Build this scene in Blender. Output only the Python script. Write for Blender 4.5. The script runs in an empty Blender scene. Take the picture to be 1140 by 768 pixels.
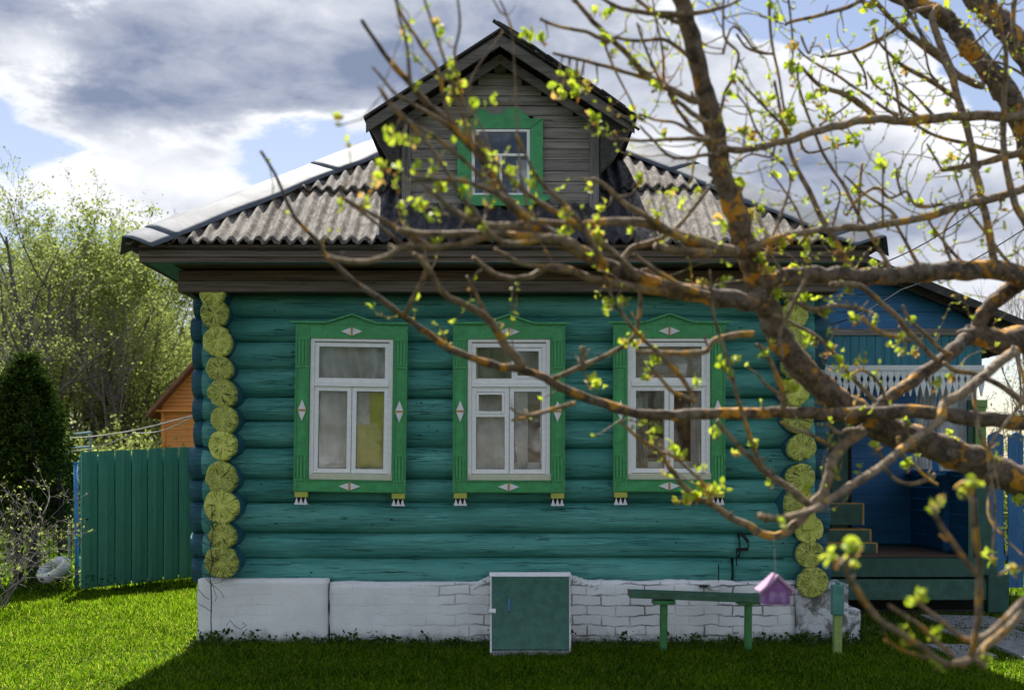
import bpy, math, random
import numpy as np
from mathutils import Vector, Matrix, noise as mnoise

C = bpy.context.scene
COL = C.collection
R = math.radians
random.seed(7)
RNG = np.random.default_rng(11)
F = 1320.0            # focal length in photograph pixels (1140 wide)

# ------------------------------------------------------------------ camera
cam_d = bpy.data.cameras.new('camera')
cam = bpy.data.objects.new('camera', cam_d)
COL.objects.link(cam)
cam.location = (0, 0, 1.6)
cam.rotation_euler = (R(90), 0, 0)
cam_d.sensor_width = 36
cam_d.lens = F / 1140 * 36
cam_d.shift_y = 136 / 1140
cam_d.clip_end = 5000
cam_d.dof.use_dof = True
cam_d.dof.focus_distance = 11.0
cam_d.dof.aperture_fstop = 2.4
C.camera = cam

# ------------------------------------------------------------------ node helpers
class NT:
    def __init__(s, tree):
        s.t = tree; s.n = tree.nodes; s.l = tree.links
    def node(s, typ, **kw):
        n = s.n.new(typ)
        for k, v in kw.items():
            if k.startswith('i_'):
                n.inputs[k[2:].replace('_', ' ')].default_value = v
            else: setattr(n, k, v)
        return n
    def link(s, a, b): s.l.new(a, b)
    def math(s, op, a, b=None, c=None, clamp=False):
        n = s.n.new('ShaderNodeMath'); n.operation = op; n.use_clamp = clamp
        for i, v in enumerate((a, b, c)):
            if v is None: continue
            if isinstance(v, (int, float)): n.inputs[i].default_value = v
            else: s.l.new(v, n.inputs[i])
        return n.outputs[0]
    def mix(s, fac, a, b, blend='MIX'):
        n = s.n.new('ShaderNodeMix'); n.data_type = 'RGBA'; n.blend_type = blend
        for sock, v in ((n.inputs[0], fac), (n.inputs[6], a), (n.inputs[7], b)):
            if isinstance(v, (int, float)): sock.default_value = v
            elif isinstance(v, tuple): sock.default_value = (*v, 1) if len(v) == 3 else v
            else: s.l.new(v, sock)
        return n.outputs[2]
    def smooth(s, v, a, b, o0=0.0, o1=1.0):
        n = s.n.new('ShaderNodeMapRange'); n.interpolation_type = 'SMOOTHSTEP'
        s.l.new(v, n.inputs[0])
        n.inputs[1].default_value = a; n.inputs[2].default_value = b
        n.inputs[3].default_value = o0; n.inputs[4].default_value = o1
        return n.outputs[0]
    def coord(s, scale=(1, 1, 1), kind='Object', rot=(0, 0, 0)):
        t = s.n.new('ShaderNodeTexCoord'); m = s.n.new('ShaderNodeMapping')
        m.inputs['Scale'].default_value = scale; m.inputs['Rotation'].default_value = rot
        s.l.new(t.outputs[kind], m.inputs[0])
        return m.outputs[0]
    def noise(s, vec, scale=5, detail=4, rough=.55, dist=0):
        n = s.n.new('ShaderNodeTexNoise')
        n.inputs['Scale'].default_value = scale; n.inputs['Detail'].default_value = detail
        n.inputs['Roughness'].default_value = rough; n.inputs['Distortion'].default_value = dist
        if vec is not None: s.l.new(vec, n.inputs['Vector'])
        return n.outputs['Fac']
    def bump(s, h, strength=.4, dist=.01, normal=None):
        n = s.n.new('ShaderNodeBump'); n.inputs['Strength'].default_value = strength
        n.inputs['Distance'].default_value = dist
        s.l.new(h, n.inputs['Height'])
        if normal is not None: s.l.new(normal, n.inputs['Normal'])
        return n.outputs[0]

def new_mat(name):
    m = bpy.data.materials.new(name); m.use_nodes = True
    nt = NT(m.node_tree); b = m.node_tree.nodes['Principled BSDF']
    return m, nt, b
def setc(nt, sock, v):
    if isinstance(v, tuple): sock.default_value = (*v, 1)
    elif isinstance(v, (int, float)): sock.default_value = v
    else: nt.link(v, sock)

# ------------------------------------------------------------------ sky, sun, exposure
SHX, SHY = 0.15, -0.72                     # shadow run per metre of height
sun_vec = Vector((-SHX, -SHY, 1)).normalized()
elev = math.asin(sun_vec.z); azim = math.atan2(sun_vec.x, sun_vec.y)
world = bpy.data.worlds.new('World'); C.world = world; world.use_nodes = True
w = NT(world.node_tree)
bg = world.node_tree.nodes['Background']
sky = w.node('ShaderNodeTexSky', sky_type='NISHITA', sun_disc=False)
sky.sun_elevation = elev; sky.sun_rotation = azim; sky.dust_density = .6; sky.air_density = 1.0; sky.ozone_density = 1.5
tc = w.node('ShaderNodeTexCoord')
sep = w.node('ShaderNodeSeparateXYZ'); w.link(tc.outputs['Generated'], sep.inputs[0])
az = w.math('ARCTAN2', sep.outputs[0], sep.outputs[1])
el = w.math('ARCSINE', sep.outputs[2])
cmb = w.node('ShaderNodeCombineXYZ')
w.link(az, cmb.inputs[0]); w.link(w.math('MULTIPLY', el, 2.3), cmb.inputs[1])
nz = w.node('ShaderNodeTexNoise'); nz.inputs['Scale'].default_value = 5.5; nz.inputs['Detail'].default_value = 9
nz.inputs['Roughness'].default_value = .6; w.link(cmb.outputs[0], nz.inputs['Vector'])
nz2 = w.node('ShaderNodeTexNoise'); nz2.inputs['Scale'].default_value = 13; nz2.inputs['Detail'].default_value = 8
nz2.inputs['Roughness'].default_value = .62; nz2.inputs['Distortion'].default_value = .3; w.link(cmb.outputs[0], nz2.inputs['Vector'])
def blob(px, py, sx, sy, amp):
    """a bank of cloud at a compass direction and height above the horizon"""
    a = math.atan2(px - 570, F); e = math.atan2(520 - py, math.hypot(F, px - 570))
    dx = w.math('MULTIPLY', w.math('SUBTRACT', az, a), F / sx)
    dy = w.math('MULTIPLY', w.math('SUBTRACT', el, e), F / sy)
    d = w.math('ADD', w.math('MULTIPLY', dx, dx), w.math('MULTIPLY', dy, dy))
    return w.math('MULTIPLY', w.math('EXPONENT', w.math('MULTIPLY', d, -1.0)), amp)
def total(items):
    s = None
    for it in items:
        b_ = blob(*it); s = b_ if s is None else w.math('ADD', s, b_)
    return s
dens = total([(230, 40, 330, 95, .55), (560, 30, 260, 110, .50), (150, 205, 125, 55, .55), (280, 250, 80, 30, .3), (660, 120, 140, 90, .40),
              (900, 130, 190, 65, .55), (1040, 215, 230, 75, .60), (1080, 310, 160, 40, .5), (770, 90, 80, 70, .3),
              (380, 185, 130, 38, -.62), (20, 160, 90, 22, -.45), (840, 22, 110, 34, -.55), (1110, 75, 60, 45, -.50), (690, 150, 26, 24, -.3),
              (970, 20, 90, 30, -.3)])
n1 = w.math('MULTIPLY', w.math('SUBTRACT', nz.outputs[0], .5), 1.5)
n2 = w.math('MULTIPLY', w.math('SUBTRACT', nz2.outputs[0], .5), .75)
field = w.math('ADD', dens, w.math('ADD', n1, n2))
cover = w.smooth(field, .04, .24)
dark = total([(290, 60, 420, 85, .62), (60, 20, 200, 60, .30), (100, 110, 200, 40, .35), (480, 100, 160, 40, .2), (600, 20, 220, 80, .45), (1010, 235, 240, 75, .75), (760, 110, 120, 50, .25), (880, 180, 90, 40, .35), (250, 245, 80, 18, .35),
              (30, 60, 45, 24, -.6), (1090, 160, 90, 30, -.4)])
shade = w.math('ADD', w.math('MULTIPLY', dark, w.smooth(field, .12, .42)), w.math('MULTIPLY', w.math('SUBTRACT', nz2.outputs[0], .46), 1.0))
shade = w.math('ADD', shade, w.math('MULTIPLY', w.math('SUBTRACT', nz.outputs[0], .5), .9))
shade = w.math('MAXIMUM', w.math('MINIMUM', shade, 1.0), 0.0)
ccol = w.mix(shade, (.50, .507, .525), (.115, .140, .205))
skyc = w.mix(1.0, sky.outputs[0], (.068, .060, .058), 'MULTIPLY')
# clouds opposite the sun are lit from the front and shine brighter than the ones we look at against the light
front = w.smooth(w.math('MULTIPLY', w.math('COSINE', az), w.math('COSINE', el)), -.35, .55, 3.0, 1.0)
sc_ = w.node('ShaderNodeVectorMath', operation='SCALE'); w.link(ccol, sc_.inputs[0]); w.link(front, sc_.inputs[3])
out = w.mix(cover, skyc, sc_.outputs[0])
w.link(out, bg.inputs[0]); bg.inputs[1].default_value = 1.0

sd = bpy.data.lights.new('sun', 'SUN'); sd.energy = 5.0; sd.angle = R(.5); sd.color = (1.0, .95, .86)
sun = bpy.data.objects.new('sun', sd); COL.objects.link(sun)
sun.rotation_euler = (-sun_vec).to_track_quat('-Z', 'Y').to_euler(); sun.location = (-2, 8, 30)
C.view_settings.view_transform = 'Standard'; C.view_settings.look = 'None'
C.view_settings.exposure = 1.15; C.view_settings.gamma = 1.0; C.view_settings.use_curve_mapping = False
C.render.engine = 'CYCLES'

def at(px, py, Y): return Vector(((px - 570) / F * Y, Y, 1.6 + (520 - py) / F * Y))
def X_(px, Y): return (px - 570) / F * Y
def Z_(py, Y): return 1.6 + (520 - py) / F * Y

# ------------------------------------------------------------------ object helpers
def setp(o, label=None, cat=None, group=None, kind=None):
    if label: o['label'] = label
    if cat: o['category'] = cat
    if group: o['group'] = group
    if kind: o['kind'] = kind
    return o
def empty(name, loc=(0, 0, 0), parent=None, rot=(0, 0, 0)):
    o = bpy.data.objects.new(name, None); COL.objects.link(o)
    o.empty_display_size = .1
    o.location = loc; o.rotation_euler = rot
    if parent is not None:
        o.parent = parent
    return o
def wloc(o):
    v = Vector((0, 0, 0))
    while o is not None: v += o.location; o = o.parent
    return v

class MB:
    """collects shapes, then becomes ONE mesh object"""
    def __init__(s): s.v = []; s.f = []
    def add(s, vs, fs):
        n = len(s.v); s.v.extend([tuple(v) for v in vs]); s.f.extend([tuple(i + n for i in f) for f in fs])
    def box(s, x0, x1, y0, y1, z0, z1, jit=0):
        vs = [(x, y, z) for x in (x0, x1) for y in (y0, y1) for z in (z0, z1)]
        if jit: vs = [tuple(c + random.uniform(-jit, jit) for c in v) for v in vs]
        s.add(vs, [(0, 1, 3, 2), (4, 6, 7, 5), (0, 4, 5, 1), (2, 3, 7, 6), (0, 2, 6, 4), (1, 5, 7, 3)])
    def bar(s, p, q, wx, wy, up=(0, 0, 1)):
        p = Vector(p); q = Vector(q); d = (q - p).normalized(); u = Vector(up)
        a = d.cross(u)
        if a.length < 1e-4: a = d.cross(Vector((0, 1, 0)))
        a.normalize(); b = a.cross(d).normalized()
        vs = []
        for c in (p, q):
            for i, j in ((-1, -1), (1, -1), (1, 1), (-1, 1)): vs.append(c + a * wx / 2 * i + b * wy / 2 * j)
        s.add(vs, [(0, 1, 2, 3), (7, 6, 5, 4), (0, 4, 5, 1), (1, 5, 6, 2), (2, 6, 7, 3), (3, 7, 4, 0)])
    def prism(s, pts, y0, y1):
        """outline in x,z given front plane y0 to back y1"""
        n = len(pts)
        vs = [(x, y0, z) for x, z in pts] + [(x, y1, z) for x, z in pts]
        fs = [tuple(range(n)), tuple(range(2 * n - 1, n - 1, -1))]
        for i in range(n): j = (i + 1) % n; fs.append((i, i + n, j + n, j))
        s.add(vs, fs)
    def tube(s, pts, rad, sides=8, cap=True):
        pts = [Vector(p) for p in pts]; n = len(pts)
        if not hasattr(rad, '__len__'): rad = [rad] * n
        t = (pts[1] - pts[0]).normalized(); a = t.orthogonal().normalized()
        vs = []; fs = []
        for i in range(n):
            if i == 0: t = pts[1] - pts[0]
            elif i == n - 1: t = pts[-1] - pts[-2]
            else: t = pts[i + 1] - pts[i - 1]
            t = t.normalized(); a = (a - t * a.dot(t))
            a = a.normalized() if a.length > 1e-6 else t.orthogonal().normalized()
            b = t.cross(a)
            for k in range(sides):
                an = 2 * math.pi * k / sides
                vs.append(pts[i] + (a * math.cos(an) + b * math.sin(an)) * rad[i])
        for i in range(n - 1):
            for k in range(sides):
                k2 = (k + 1) % sides
                fs.append((i * sides + k, i * sides + k2, (i + 1) * sides + k2, (i + 1) * sides + k))
        if cap:
            fs.append(tuple(range(sides - 1, -1, -1))); fs.append(tuple((n - 1) * sides + k for k in range(sides)))
        s.add(vs, fs)
    def build(s, name, mat, parent=None, local=False, smooth=False, bevel=0):
        me = bpy.data.meshes.new(name); me.from_pydata(s.v, [], s.f); me.update()
        return finish(me, name, mat, parent, local, smooth, bevel)
def finish(me, name, mat, parent=None, local=False, smooth=False, bevel=0):
    me.materials.append(mat)
    if smooth: me.shade_smooth()
    o = bpy.data.objects.new(name, me); COL.objects.link(o)
    if parent is not None:
        o.parent = parent
        if not local: o.location = -wloc(parent)
    if bevel:
        b = o.modifiers.new('bevel', 'BEVEL'); b.width = bevel; b.segments = 2; b.limit_method = 'ANGLE'; b.angle_limit = R(40)
    return o
def np_mesh(name, V, Fq, mat, parent=None, local=False, smooth=False):
    """V (n,3), Fq (m,k) uniform polygons"""
    me = bpy.data.meshes.new(name); V = np.asarray(V, dtype=np.float32); Fq = np.asarray(Fq, dtype=np.int32)
    m, k = Fq.shape
    me.vertices.add(len(V)); me.vertices.foreach_set('co', V.ravel())
    me.loops.add(m * k); me.loops.foreach_set('vertex_index', Fq.ravel())
    me.polygons.add(m); me.polygons.foreach_set('loop_start', np.arange(0, m * k, k, dtype=np.int32))
    me.polygons.foreach_set('loop_total', np.full(m, k, dtype=np.int32))
    me.update(calc_edges=True); me.validate()
    return finish(me, name, mat, parent, local, smooth)
def grid_mesh(name, P, mat, parent=None, smooth=True, local=False):
    """P (a,b,3) grid"""
    a, b, _ = P.shape; idx = np.arange(a * b).reshape(a, b)
    Fq = np.stack([idx[:-1, :-1], idx[1:, :-1], idx[1:, 1:], idx[:-1, 1:]], -1).reshape(-1, 4)
    return np_mesh(name, P.reshape(-1, 3), Fq, mat, parent, local, smooth)
def copy_tree(o, parent=None):
    c = o.copy(); COL.objects.link(c); c.parent = parent
    for ch in list(o.children):
        copy_tree(ch, c)
    return c

# ------------------------------------------------------------------ materials
def m_log(name, base, light, dark):
    m, nt, b = new_mat(name)
    v = nt.coord((1.3, 9, 14)); v2 = nt.coord((.5, 2, 3)); v3 = nt.coord((2.2, 30, 55))
    n = nt.noise(v, 1.6, 6, .62, .2); nb = nt.noise(v2, 1.8, 3); nf = nt.noise(v3, 1.5, 6, .7, .3)
    c = nt.mix(nt.smooth(nb, .35, .65), base, light)
    c = nt.mix(nt.smooth(nf, .56, .70, 0, .6), c, dark)
    c = nt.mix(nt.smooth(n, .54, .72, 0, .7), c, tuple(x * 1.35 + .01 for x in light))
    crack = nt.smooth(nt.noise(nt.coord((.55, 14, 22)), 2.1, 3, .5, .15), .488, .5)
    crack2 = nt.smooth(nt.noise(nt.coord((.55, 14, 22)), 2.1, 3, .5, .15), .5, .512, 1, 0)
    line = nt.math('MULTIPLY', crack, crack2)
    line = nt.math('MULTIPLY', line, nt.smooth(nt.noise(nt.coord((.8, 3, 5)), 2.5, 2), .5, .6))
    c = nt.mix(nt.math('MULTIPLY', line, .85), c, tuple(x * .25 for x in dark))
    worn = nt.smooth(nt.noise(nt.coord((2.2, 30, 40)), 1.3, 8, .78), .60, .72)
    c = nt.mix(nt.math('MULTIPLY', worn, .75), c, tuple(min(1, x * 1.9 + .03) for x in light))
    nt.link(c, b.inputs['Base Color']); b.inputs['Roughness'].default_value = .43
    h = nt.math('SUBTRACT', nt.math('ADD', nt.math('MULTIPLY', n, .9), nt.math('MULTIPLY', nf, .5)), nt.math('MULTIPLY', line, .9))
    nt.link(nt.bump(h, 1.0, .030), b.inputs['Normal'])
    return m
M = {}
M['teal'] = m_log('teal_paint', (.052, .275, .235), (.115, .410, .355), (.026, .17, .15))
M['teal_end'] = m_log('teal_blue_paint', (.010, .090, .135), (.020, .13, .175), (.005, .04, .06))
def m_paint(name, base, var=.2, rough=.5, scale=(3, 3, 3), wear=None, bump=.3, wearamt=.72):
    m, nt, b = new_mat(name)
    n = nt.noise(nt.coord(scale), 3, 6, .65, .2)
    d = tuple(x * (1 - var) for x in base); l = tuple(min(1, x * (1 + var)) for x in base)
    c = nt.mix(nt.smooth(n, .3, .7), d, l)
    if wear:
        wn = nt.noise(nt.coord(tuple(s * 3 for s in scale)), 4, 7, .72)
        c = nt.mix(nt.smooth(wn, wearamt - .04, wearamt + .03), c, wear)
    nt.link(c, b.inputs['Base Color']); b.inputs['Roughness'].default_value = rough
    nt.link(nt.bump(n, bump, .006), b.inputs['Normal'])
    return m
def m_wood(name, base, dark, light, axis='x', rough=.8, bump=.6):
    sc = {'x': (1.2, 18, 26), 'y': (18, 1.2, 26), 'z': (22, 22, 1.2)}[axis]
    m, nt, b = new_mat(name)
    n = nt.noise(nt.coord(sc), 2, 8, .68, .4); n2 = nt.noise(nt.coord(tuple(s * .2 for s in sc)), 2.5, 3)
    c = nt.mix(nt.smooth(n, .28, .6), dark, base)
    c = nt.mix(nt.smooth(n2, .45, .75, 0, .8), c, light)
    n3 = nt.noise(nt.coord(tuple(s * 1.8 for s in sc)), 2, 3)
    c = nt.mix(nt.smooth(n3, .63, .7, 0, .8), c, tuple(x * .3 for x in dark))
    nt.link(c, b.inputs['Base Color']); b.inputs['Roughness'].default_value = rough
    nt.link(nt.bump(n, bump, .008), b.inputs['Normal'])
    return m
M['green'] = m_paint('green_trim_paint', (.05, .33, .105), .18, .45, (4, 4, 4), (.02, .09, .03), .3, .74)
M['green_thin'] = m_paint('green_trim_paint_relief', (.06, .36, .12), .2, .4, (9, 9, 9))
M['white'] = m_paint('white_window_paint', (.88, .88, .86), .06, .5, (6, 6, 12), (.25, .24, .22), .35, .70)
M['cream'] = m_paint('cream_paint', (.60, .60, .44), .08, .5)
M['diamond'] = m_paint('white_diamond_paint', (.80, .79, .80), .04, .5)
M['tan'] = m_paint('ochre_paint', (.46, .27, .07), .2, .6)
M['yellow'] = m_paint('yellow_green_paint', (.45, .46, .07), .12, .5)
M['grey_wood'] = m_wood('weathered_grey_boards', (.29, .26, .23), (.085, .075, .066), (.40, .37, .33), 'x')
M['grey_wood_z'] = m_wood('weathered_grey_boards_upright', (.30, .27, .24), (.05, .048, .045), (.21, .20, .19), 'z')
M['brown_wood'] = m_wood('weathered_brown_boards', (.13, .085, .055), (.05, .032, .022), (.19, .14, .10), 'x')
M['frieze_wood'] = m_wood('weathered_frieze_boards', (.15, .115, .09), (.06, .045, .035), (.21, .175, .145), 'x')
M['rake_wood'] = m_wood('aged_brown_grey_boards', (.15, .13, .11), (.05, .043, .036), (.23, .20, .17), 'x')
M['dark_wood'] = m_wood('dark_old_timber', (.05, .043, .038), (.02, .018, .016), (.09, .08, .07), 'y')
M['soffit_teal'] = m_paint('teal_soffit_paint', (.022, .19, .23), .2, .6)
M['dark_green'] = m_paint('dark_green_hatch_paint', (.042, .125, .085), .22, .5, (5, 5, 2), (.10, .26, .20), .5, .66)
M['fence_green'] = m_wood('green_fence_paint', (.12, .40, .29), (.09, .33, .24), (.15, .46, .35), 'z', .55, .35)
M['bench_green'] = m_paint('bench_green_paint', (.045, .20, .055), .2, .5, (4, 4, 4), (.02, .06, .03))
M['bench_top'] = m_paint('bench_top_paint', (.035, .11, .06), .3, .55, (3, 9, 9), (.20, .19, .16), .5, .62)
M['blue'] = m_wood('blue_board_paint', (.015, .17, .40), (.010, .11, .28), (.025, .22, .48), 'x', .5, .3)
M['blue_teal'] = m_wood('teal_blue_board_paint', (.02, .20, .27), (.012, .14, .20), (.035, .26, .33), 'z', .5, .3)
M['blue_picket'] = m_wood('blue_picket_paint', (.02, .16, .36), (.01, .10, .26), (.04, .22, .44), 'z', .5, .3)
M['porch_green'] = m_paint('porch_green_paint', (.015, .080, .055), .25, .5, (3, 3, 3), (.10, .22, .17), .3, .70)
M['post_lit'] = m_paint('sunlit_post_paint', (.16, .30, .07), .15, .5)  # upper half of the porch post: sunlight put into the paler green
M['stake_teal'] = m_paint('teal_stake_paint', (.07, .24, .20), .2, .5, (5, 5, 5), (.3, .3, .25))
M['lace'] = m_paint('white_lace_board_paint', (.78, .80, .80), .06, .5)
M['black'] = m_paint('dark_gap', (.012, .011, .010), .2, .9)
M['crack'] = m_paint('dark_crack', (.008, .028, .028), .2, .9)
M['rope'] = m_paint('pale_rope', (.5, .48, .43), .15, .8)
M['wire'] = m_paint('black_cable', (.02, .02, .022), .1, .6)
M['orange_wood'] = m_wood('orange_stained_boards', (.72, .27, .05), (.52, .17, .03), (.80, .36, .09), 'x', .6, .3)
M['orange_roof'] = m_wood('brown_stained_roof_edge', (.22, .10, .05), (.15, .06, .03), (.3, .15, .08), 'x')
M['tyre'] = m_paint('white_painted_rubber', (.66, .66, .66), .15, .6, (6, 6, 6), (.1, .1, .1), .3, .66)
M['cloth_blue'] = m_paint('blue_cloth', (.05, .16, .42), .2, .9)
M['metal_blue'] = m_paint('blue_painted_metal', (.05, .19, .42), .2, .5, (5, 5, 5), (.2, .1, .05))
M['metal_pale'] = m_paint('pale_blue_painted_metal', (.28, .40, .42), .1, .5)
M['steel'] = m_paint('dull_steel', (.35, .38, .42), .1, .35)
M['purple'] = m_paint('purple_birdhouse_paint', (.28, .11, .34), .25, .5, (20, 20, 20), (.45, .33, .47), .4, .68)
M['pink_roof'] = m_paint('pale_lilac_roof_paint', (.50, .30, .46), .1, .45)
M['lilac'] = m_paint('lilac_panel_paint', (.34, .22, .42), .15, .5)
M['rug'] = m_wood('brown_striped_rug', (.14, .085, .06), (.05, .03, .025), (.2, .14, .1), 'x', .95, .8)
M['concrete'] = m_paint('grey_concrete', (.22, .22, .21), .3, .9, (4, 4, 4), (.09, .10, .07), .6, .66)
M['room'] = m_paint('dim_room_wall', (.10, .09, .075), .2, .9)
M['twig'] = m_paint('dark_dry_vine', (.05, .04, .035), .3, .9)

def m_endgrain():
    m, nt, b = new_mat('yellow_painted_end_grain')
    tcn = nt.node('ShaderNodeTexCoord'); sp = nt.node('ShaderNodeSeparateXYZ'); nt.link(tcn.outputs['Object'], sp.inputs[0])
    oi = nt.node('ShaderNodeObjectInfo')
    x, z = sp.outputs[0], sp.outputs[2]
    ang = nt.math('ARCTAN2', x, z)
    r = nt.math('SQRT', nt.math('ADD', nt.math('MULTIPLY', x, x), nt.math('MULTIPLY', z, z)))
    cv = nt.node('ShaderNodeCombineXYZ')
    nt.link(nt.math('COSINE', ang), cv.inputs[0]); nt.link(nt.math('SINE', ang), cv.inputs[1])
    nt.link(nt.math('ADD', nt.math('MULTIPLY', r, 2.5), nt.math('MULTIPLY', oi.outputs['Random'], 40)), cv.inputs[2])
    a1 = nt.noise(cv.outputs[0], 3.2, 2, .5); a2 = nt.noise(cv.outputs[0], 11, 3, .6)
    def lines(f, w_):
        return nt.math('MULTIPLY', nt.smooth(f, .5 - w_, .5), nt.smooth(f, .5, .5 + w_, 1, 0))
    big = nt.math('MULTIPLY', lines(a1, .018), nt.smooth(r, .01, .06))
    fine = nt.math('MULTIPLY', lines(a2, .04), nt.smooth(r, .02, .09, .2, .8))
    spot = nt.smooth(nt.noise(nt.coord((1, 1, 1)), 60, 3), .55, .7, 0, .6)
    rnd = nt.smooth(oi.outputs['Random'], .2, .8)
    mask = nt.math('MAXIMUM', big, nt.math('MULTIPLY', nt.math('MAXIMUM', fine, spot), nt.math('ADD', .35, nt.math('MULTIPLY', rnd, .65))))
    nb = nt.noise(nt.coord((1, 1, 1)), 14, 5)
    c = nt.mix(nt.smooth(nb, .3, .7), (.68, .72, .09), (.90, .92, .22))
    ring = nt.math('SINE', nt.math('ADD', nt.math('MULTIPLY', r, 520), nt.math('MULTIPLY', nb, 8)))
    c = nt.mix(nt.smooth(ring, .2, 1, 0, .22), c, (.2, .24, .05))
    c = nt.mix(nt.smooth(oi.outputs['Random'], 0, 1, 0, .22), c, (.22, .30, .05))
    pit = nt.math('MULTIPLY', nt.smooth(nt.noise(nt.coord((1, 1, 1)), 120, 3, .7), .50, .60), nt.math('MULTIPLY', rnd, .5))
    c = nt.mix(nt.math('MAXIMUM', mask, pit), c, (.018, .030, .012))
    nt.link(c, b.inputs['Base Color']); b.inputs['Roughness'].default_value = .6
    nt.link(nt.bump(nt.math('SUBTRACT', nb, nt.math('MULTIPLY', mask, 1.5)), .7, .012), b.inputs['Normal'])
    return m
M['end'] = m_endgrain()

def m_whitewash():
    m, nt, b = new_mat('whitewashed_brick')
    tcn = nt.node('ShaderNodeTexCoord'); sp = nt.node('ShaderNodeSeparateXYZ'); nt.link(tcn.outputs['Object'], sp.inputs[0])
    cv = nt.node('ShaderNodeCombineXYZ')
    wob = nt.noise(nt.coord((1, 1, 1)), 5, 4)
    nt.link(nt.math('ADD', nt.math('MULTIPLY', sp.outputs[1], .9), nt.math('ADD', sp.outputs[0], nt.math('MULTIPLY', wob, .03))), cv.inputs[0])
    nt.link(nt.math('ADD', sp.outputs[2], nt.math('MULTIPLY', wob, .085)), cv.inputs[1])
    br = nt.node('ShaderNodeTexBrick'); nt.link(cv.outputs[0], br.inputs['Vector'])
    br.inputs['Scale'].default_value = 1; br.inputs['Brick Width'].default_value = .27; br.inputs['Row Height'].default_value = .093
    br.inputs['Mortar Size'].default_value = .008; br.inputs['Mortar Smooth'].default_value = .5
    br.inputs['Color1'].default_value = (0, 0, 0, 1); br.inputs['Color2'].default_value = (0, 0, 0, 1); br.inputs['Mortar'].default_value = (1, 1, 1, 1)
    mort = br.outputs['Fac']
    n = nt.noise(nt.coord((1, 1, 1)), 3, 5); nf = nt.noise(nt.coord((1, 1, 1)), 38, 5, .7)
    side = nt.smooth(nt.math('ADD', sp.outputs[0], nt.math('MULTIPLY', n, 1.2)), -1.2, 1.0, .08, 1.0)
    mm = nt.math('MULTIPLY', mort, nt.math('MULTIPLY', side, nt.smooth(nt.noise(nt.coord((1, 1, 1)), 2.6, 4, .6), .42, .62, .12, 1)))
    c = nt.mix(nt.smooth(n, .3, .7), (.76, .76, .76), (.87, .87, .86))
    c = nt.mix(nt.math('MULTIPLY', mm, .85), c, (.10, .09, .085))
    c = nt.mix(nt.smooth(nf, .70, .78, 0, .8), c, (.12, .10, .09))
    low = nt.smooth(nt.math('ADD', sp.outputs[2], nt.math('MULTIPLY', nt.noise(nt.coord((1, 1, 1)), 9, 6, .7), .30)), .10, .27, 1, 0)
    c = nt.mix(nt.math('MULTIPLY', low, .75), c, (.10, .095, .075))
    bare = nt.smooth(nt.noise(nt.coord((1.2, 1, 2.2)), 3.6, 6, .65), .70, .74)
    c = nt.mix(nt.math('MULTIPLY', bare, .5), c, (.22, .16, .13))
    nt.link(c, b.inputs['Base Color']); b.inputs['Roughness'].default_value = .85
    h = nt.math('SUBTRACT', nt.math('ADD', n, nt.math('MULTIPLY', nf, .25)), nt.math('MULTIPLY', mm, 1.0))
    nt.link(nt.bump(h, .8, .02), b.inputs['Normal'])
    return m
M['wash'] = m_whitewash()
def m_pier():
    m, nt, b = new_mat('flaking_whitewashed_stone')
    n = nt.noise(nt.coord((1, 1, 1)), 7, 8, .7, .4); n2 = nt.noise(nt.coord((1, 1, 1)), 30, 5, .7)
    c = nt.mix(nt.smooth(n, .42, .56), (.17, .165, .16), (.62, .63, .65))
    c = nt.mix(nt.smooth(n2, .60, .72, 0, .7), c, (.05, .048, .04))
    nt.link(c, b.inputs['Base Color']); b.inputs['Roughness'].default_value = .9
    nt.link(nt.bump(nt.math('ADD', n, nt.math('MULTIPLY', n2, .4)), .9, .02), b.inputs['Normal'])
    return m
M['pier'] = m_pier()
def m_sheet(name, base, light, dark, moss=True):
    m, nt, b = new_mat(name)
    n = nt.noise(nt.coord((1, .6, .6)), 70, 6, .75); n2 = nt.noise(nt.coord((1, 1, 1)), 2.2, 5, .6); n3 = nt.noise(nt.coord((1, .35, .35)), 24, 5, .7)
    c = nt.mix(nt.smooth(n, .38, .62), dark, base)
    c = nt.mix(nt.smooth(nt.math('ADD', n3, nt.math('MULTIPLY', n2, .4)), .60, .82, 0, .85), c, light)
    if moss:
        mo = nt.math('MULTIPLY', nt.smooth(nt.noise(nt.coord((1, 1, 1)), 1.7, 3), .60, .68), nt.smooth(n3, .52, .6))
        c = nt.mix(mo, c, (.22, .13, .035))
    nt.link(c, b.inputs['Base Color']); b.inputs['Roughness'].default_value = .9
    nt.link(nt.bump(n, .5, .004), b.inputs['Normal'])
    return m
M['slate'] = m_sheet('grey_asbestos_sheet', (.10, .085, .07), (.25, .225, .195), (.03, .025, .02))
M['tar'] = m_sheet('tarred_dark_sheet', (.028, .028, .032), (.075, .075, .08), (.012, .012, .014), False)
def m_zinc():
    m, nt, b = new_mat('galvanised_flashing')
    n = nt.noise(nt.coord((1, 1, 1)), 2.2, 5, .5, .5)
    c = nt.mix(nt.smooth(n, .3, .7), (.10, .115, .14), (.17, .19, .22)); nt.link(c, b.inputs['Base Color'])
    b.inputs['Metallic'].default_value = 0; b.inputs['Roughness'].default_value = .6; b.inputs['Specular IOR Level'].default_value = .10
    nt.link(nt.bump(n, .25, .03), b.inputs['Normal']); return m
M['zinc'] = m_zinc()
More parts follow.
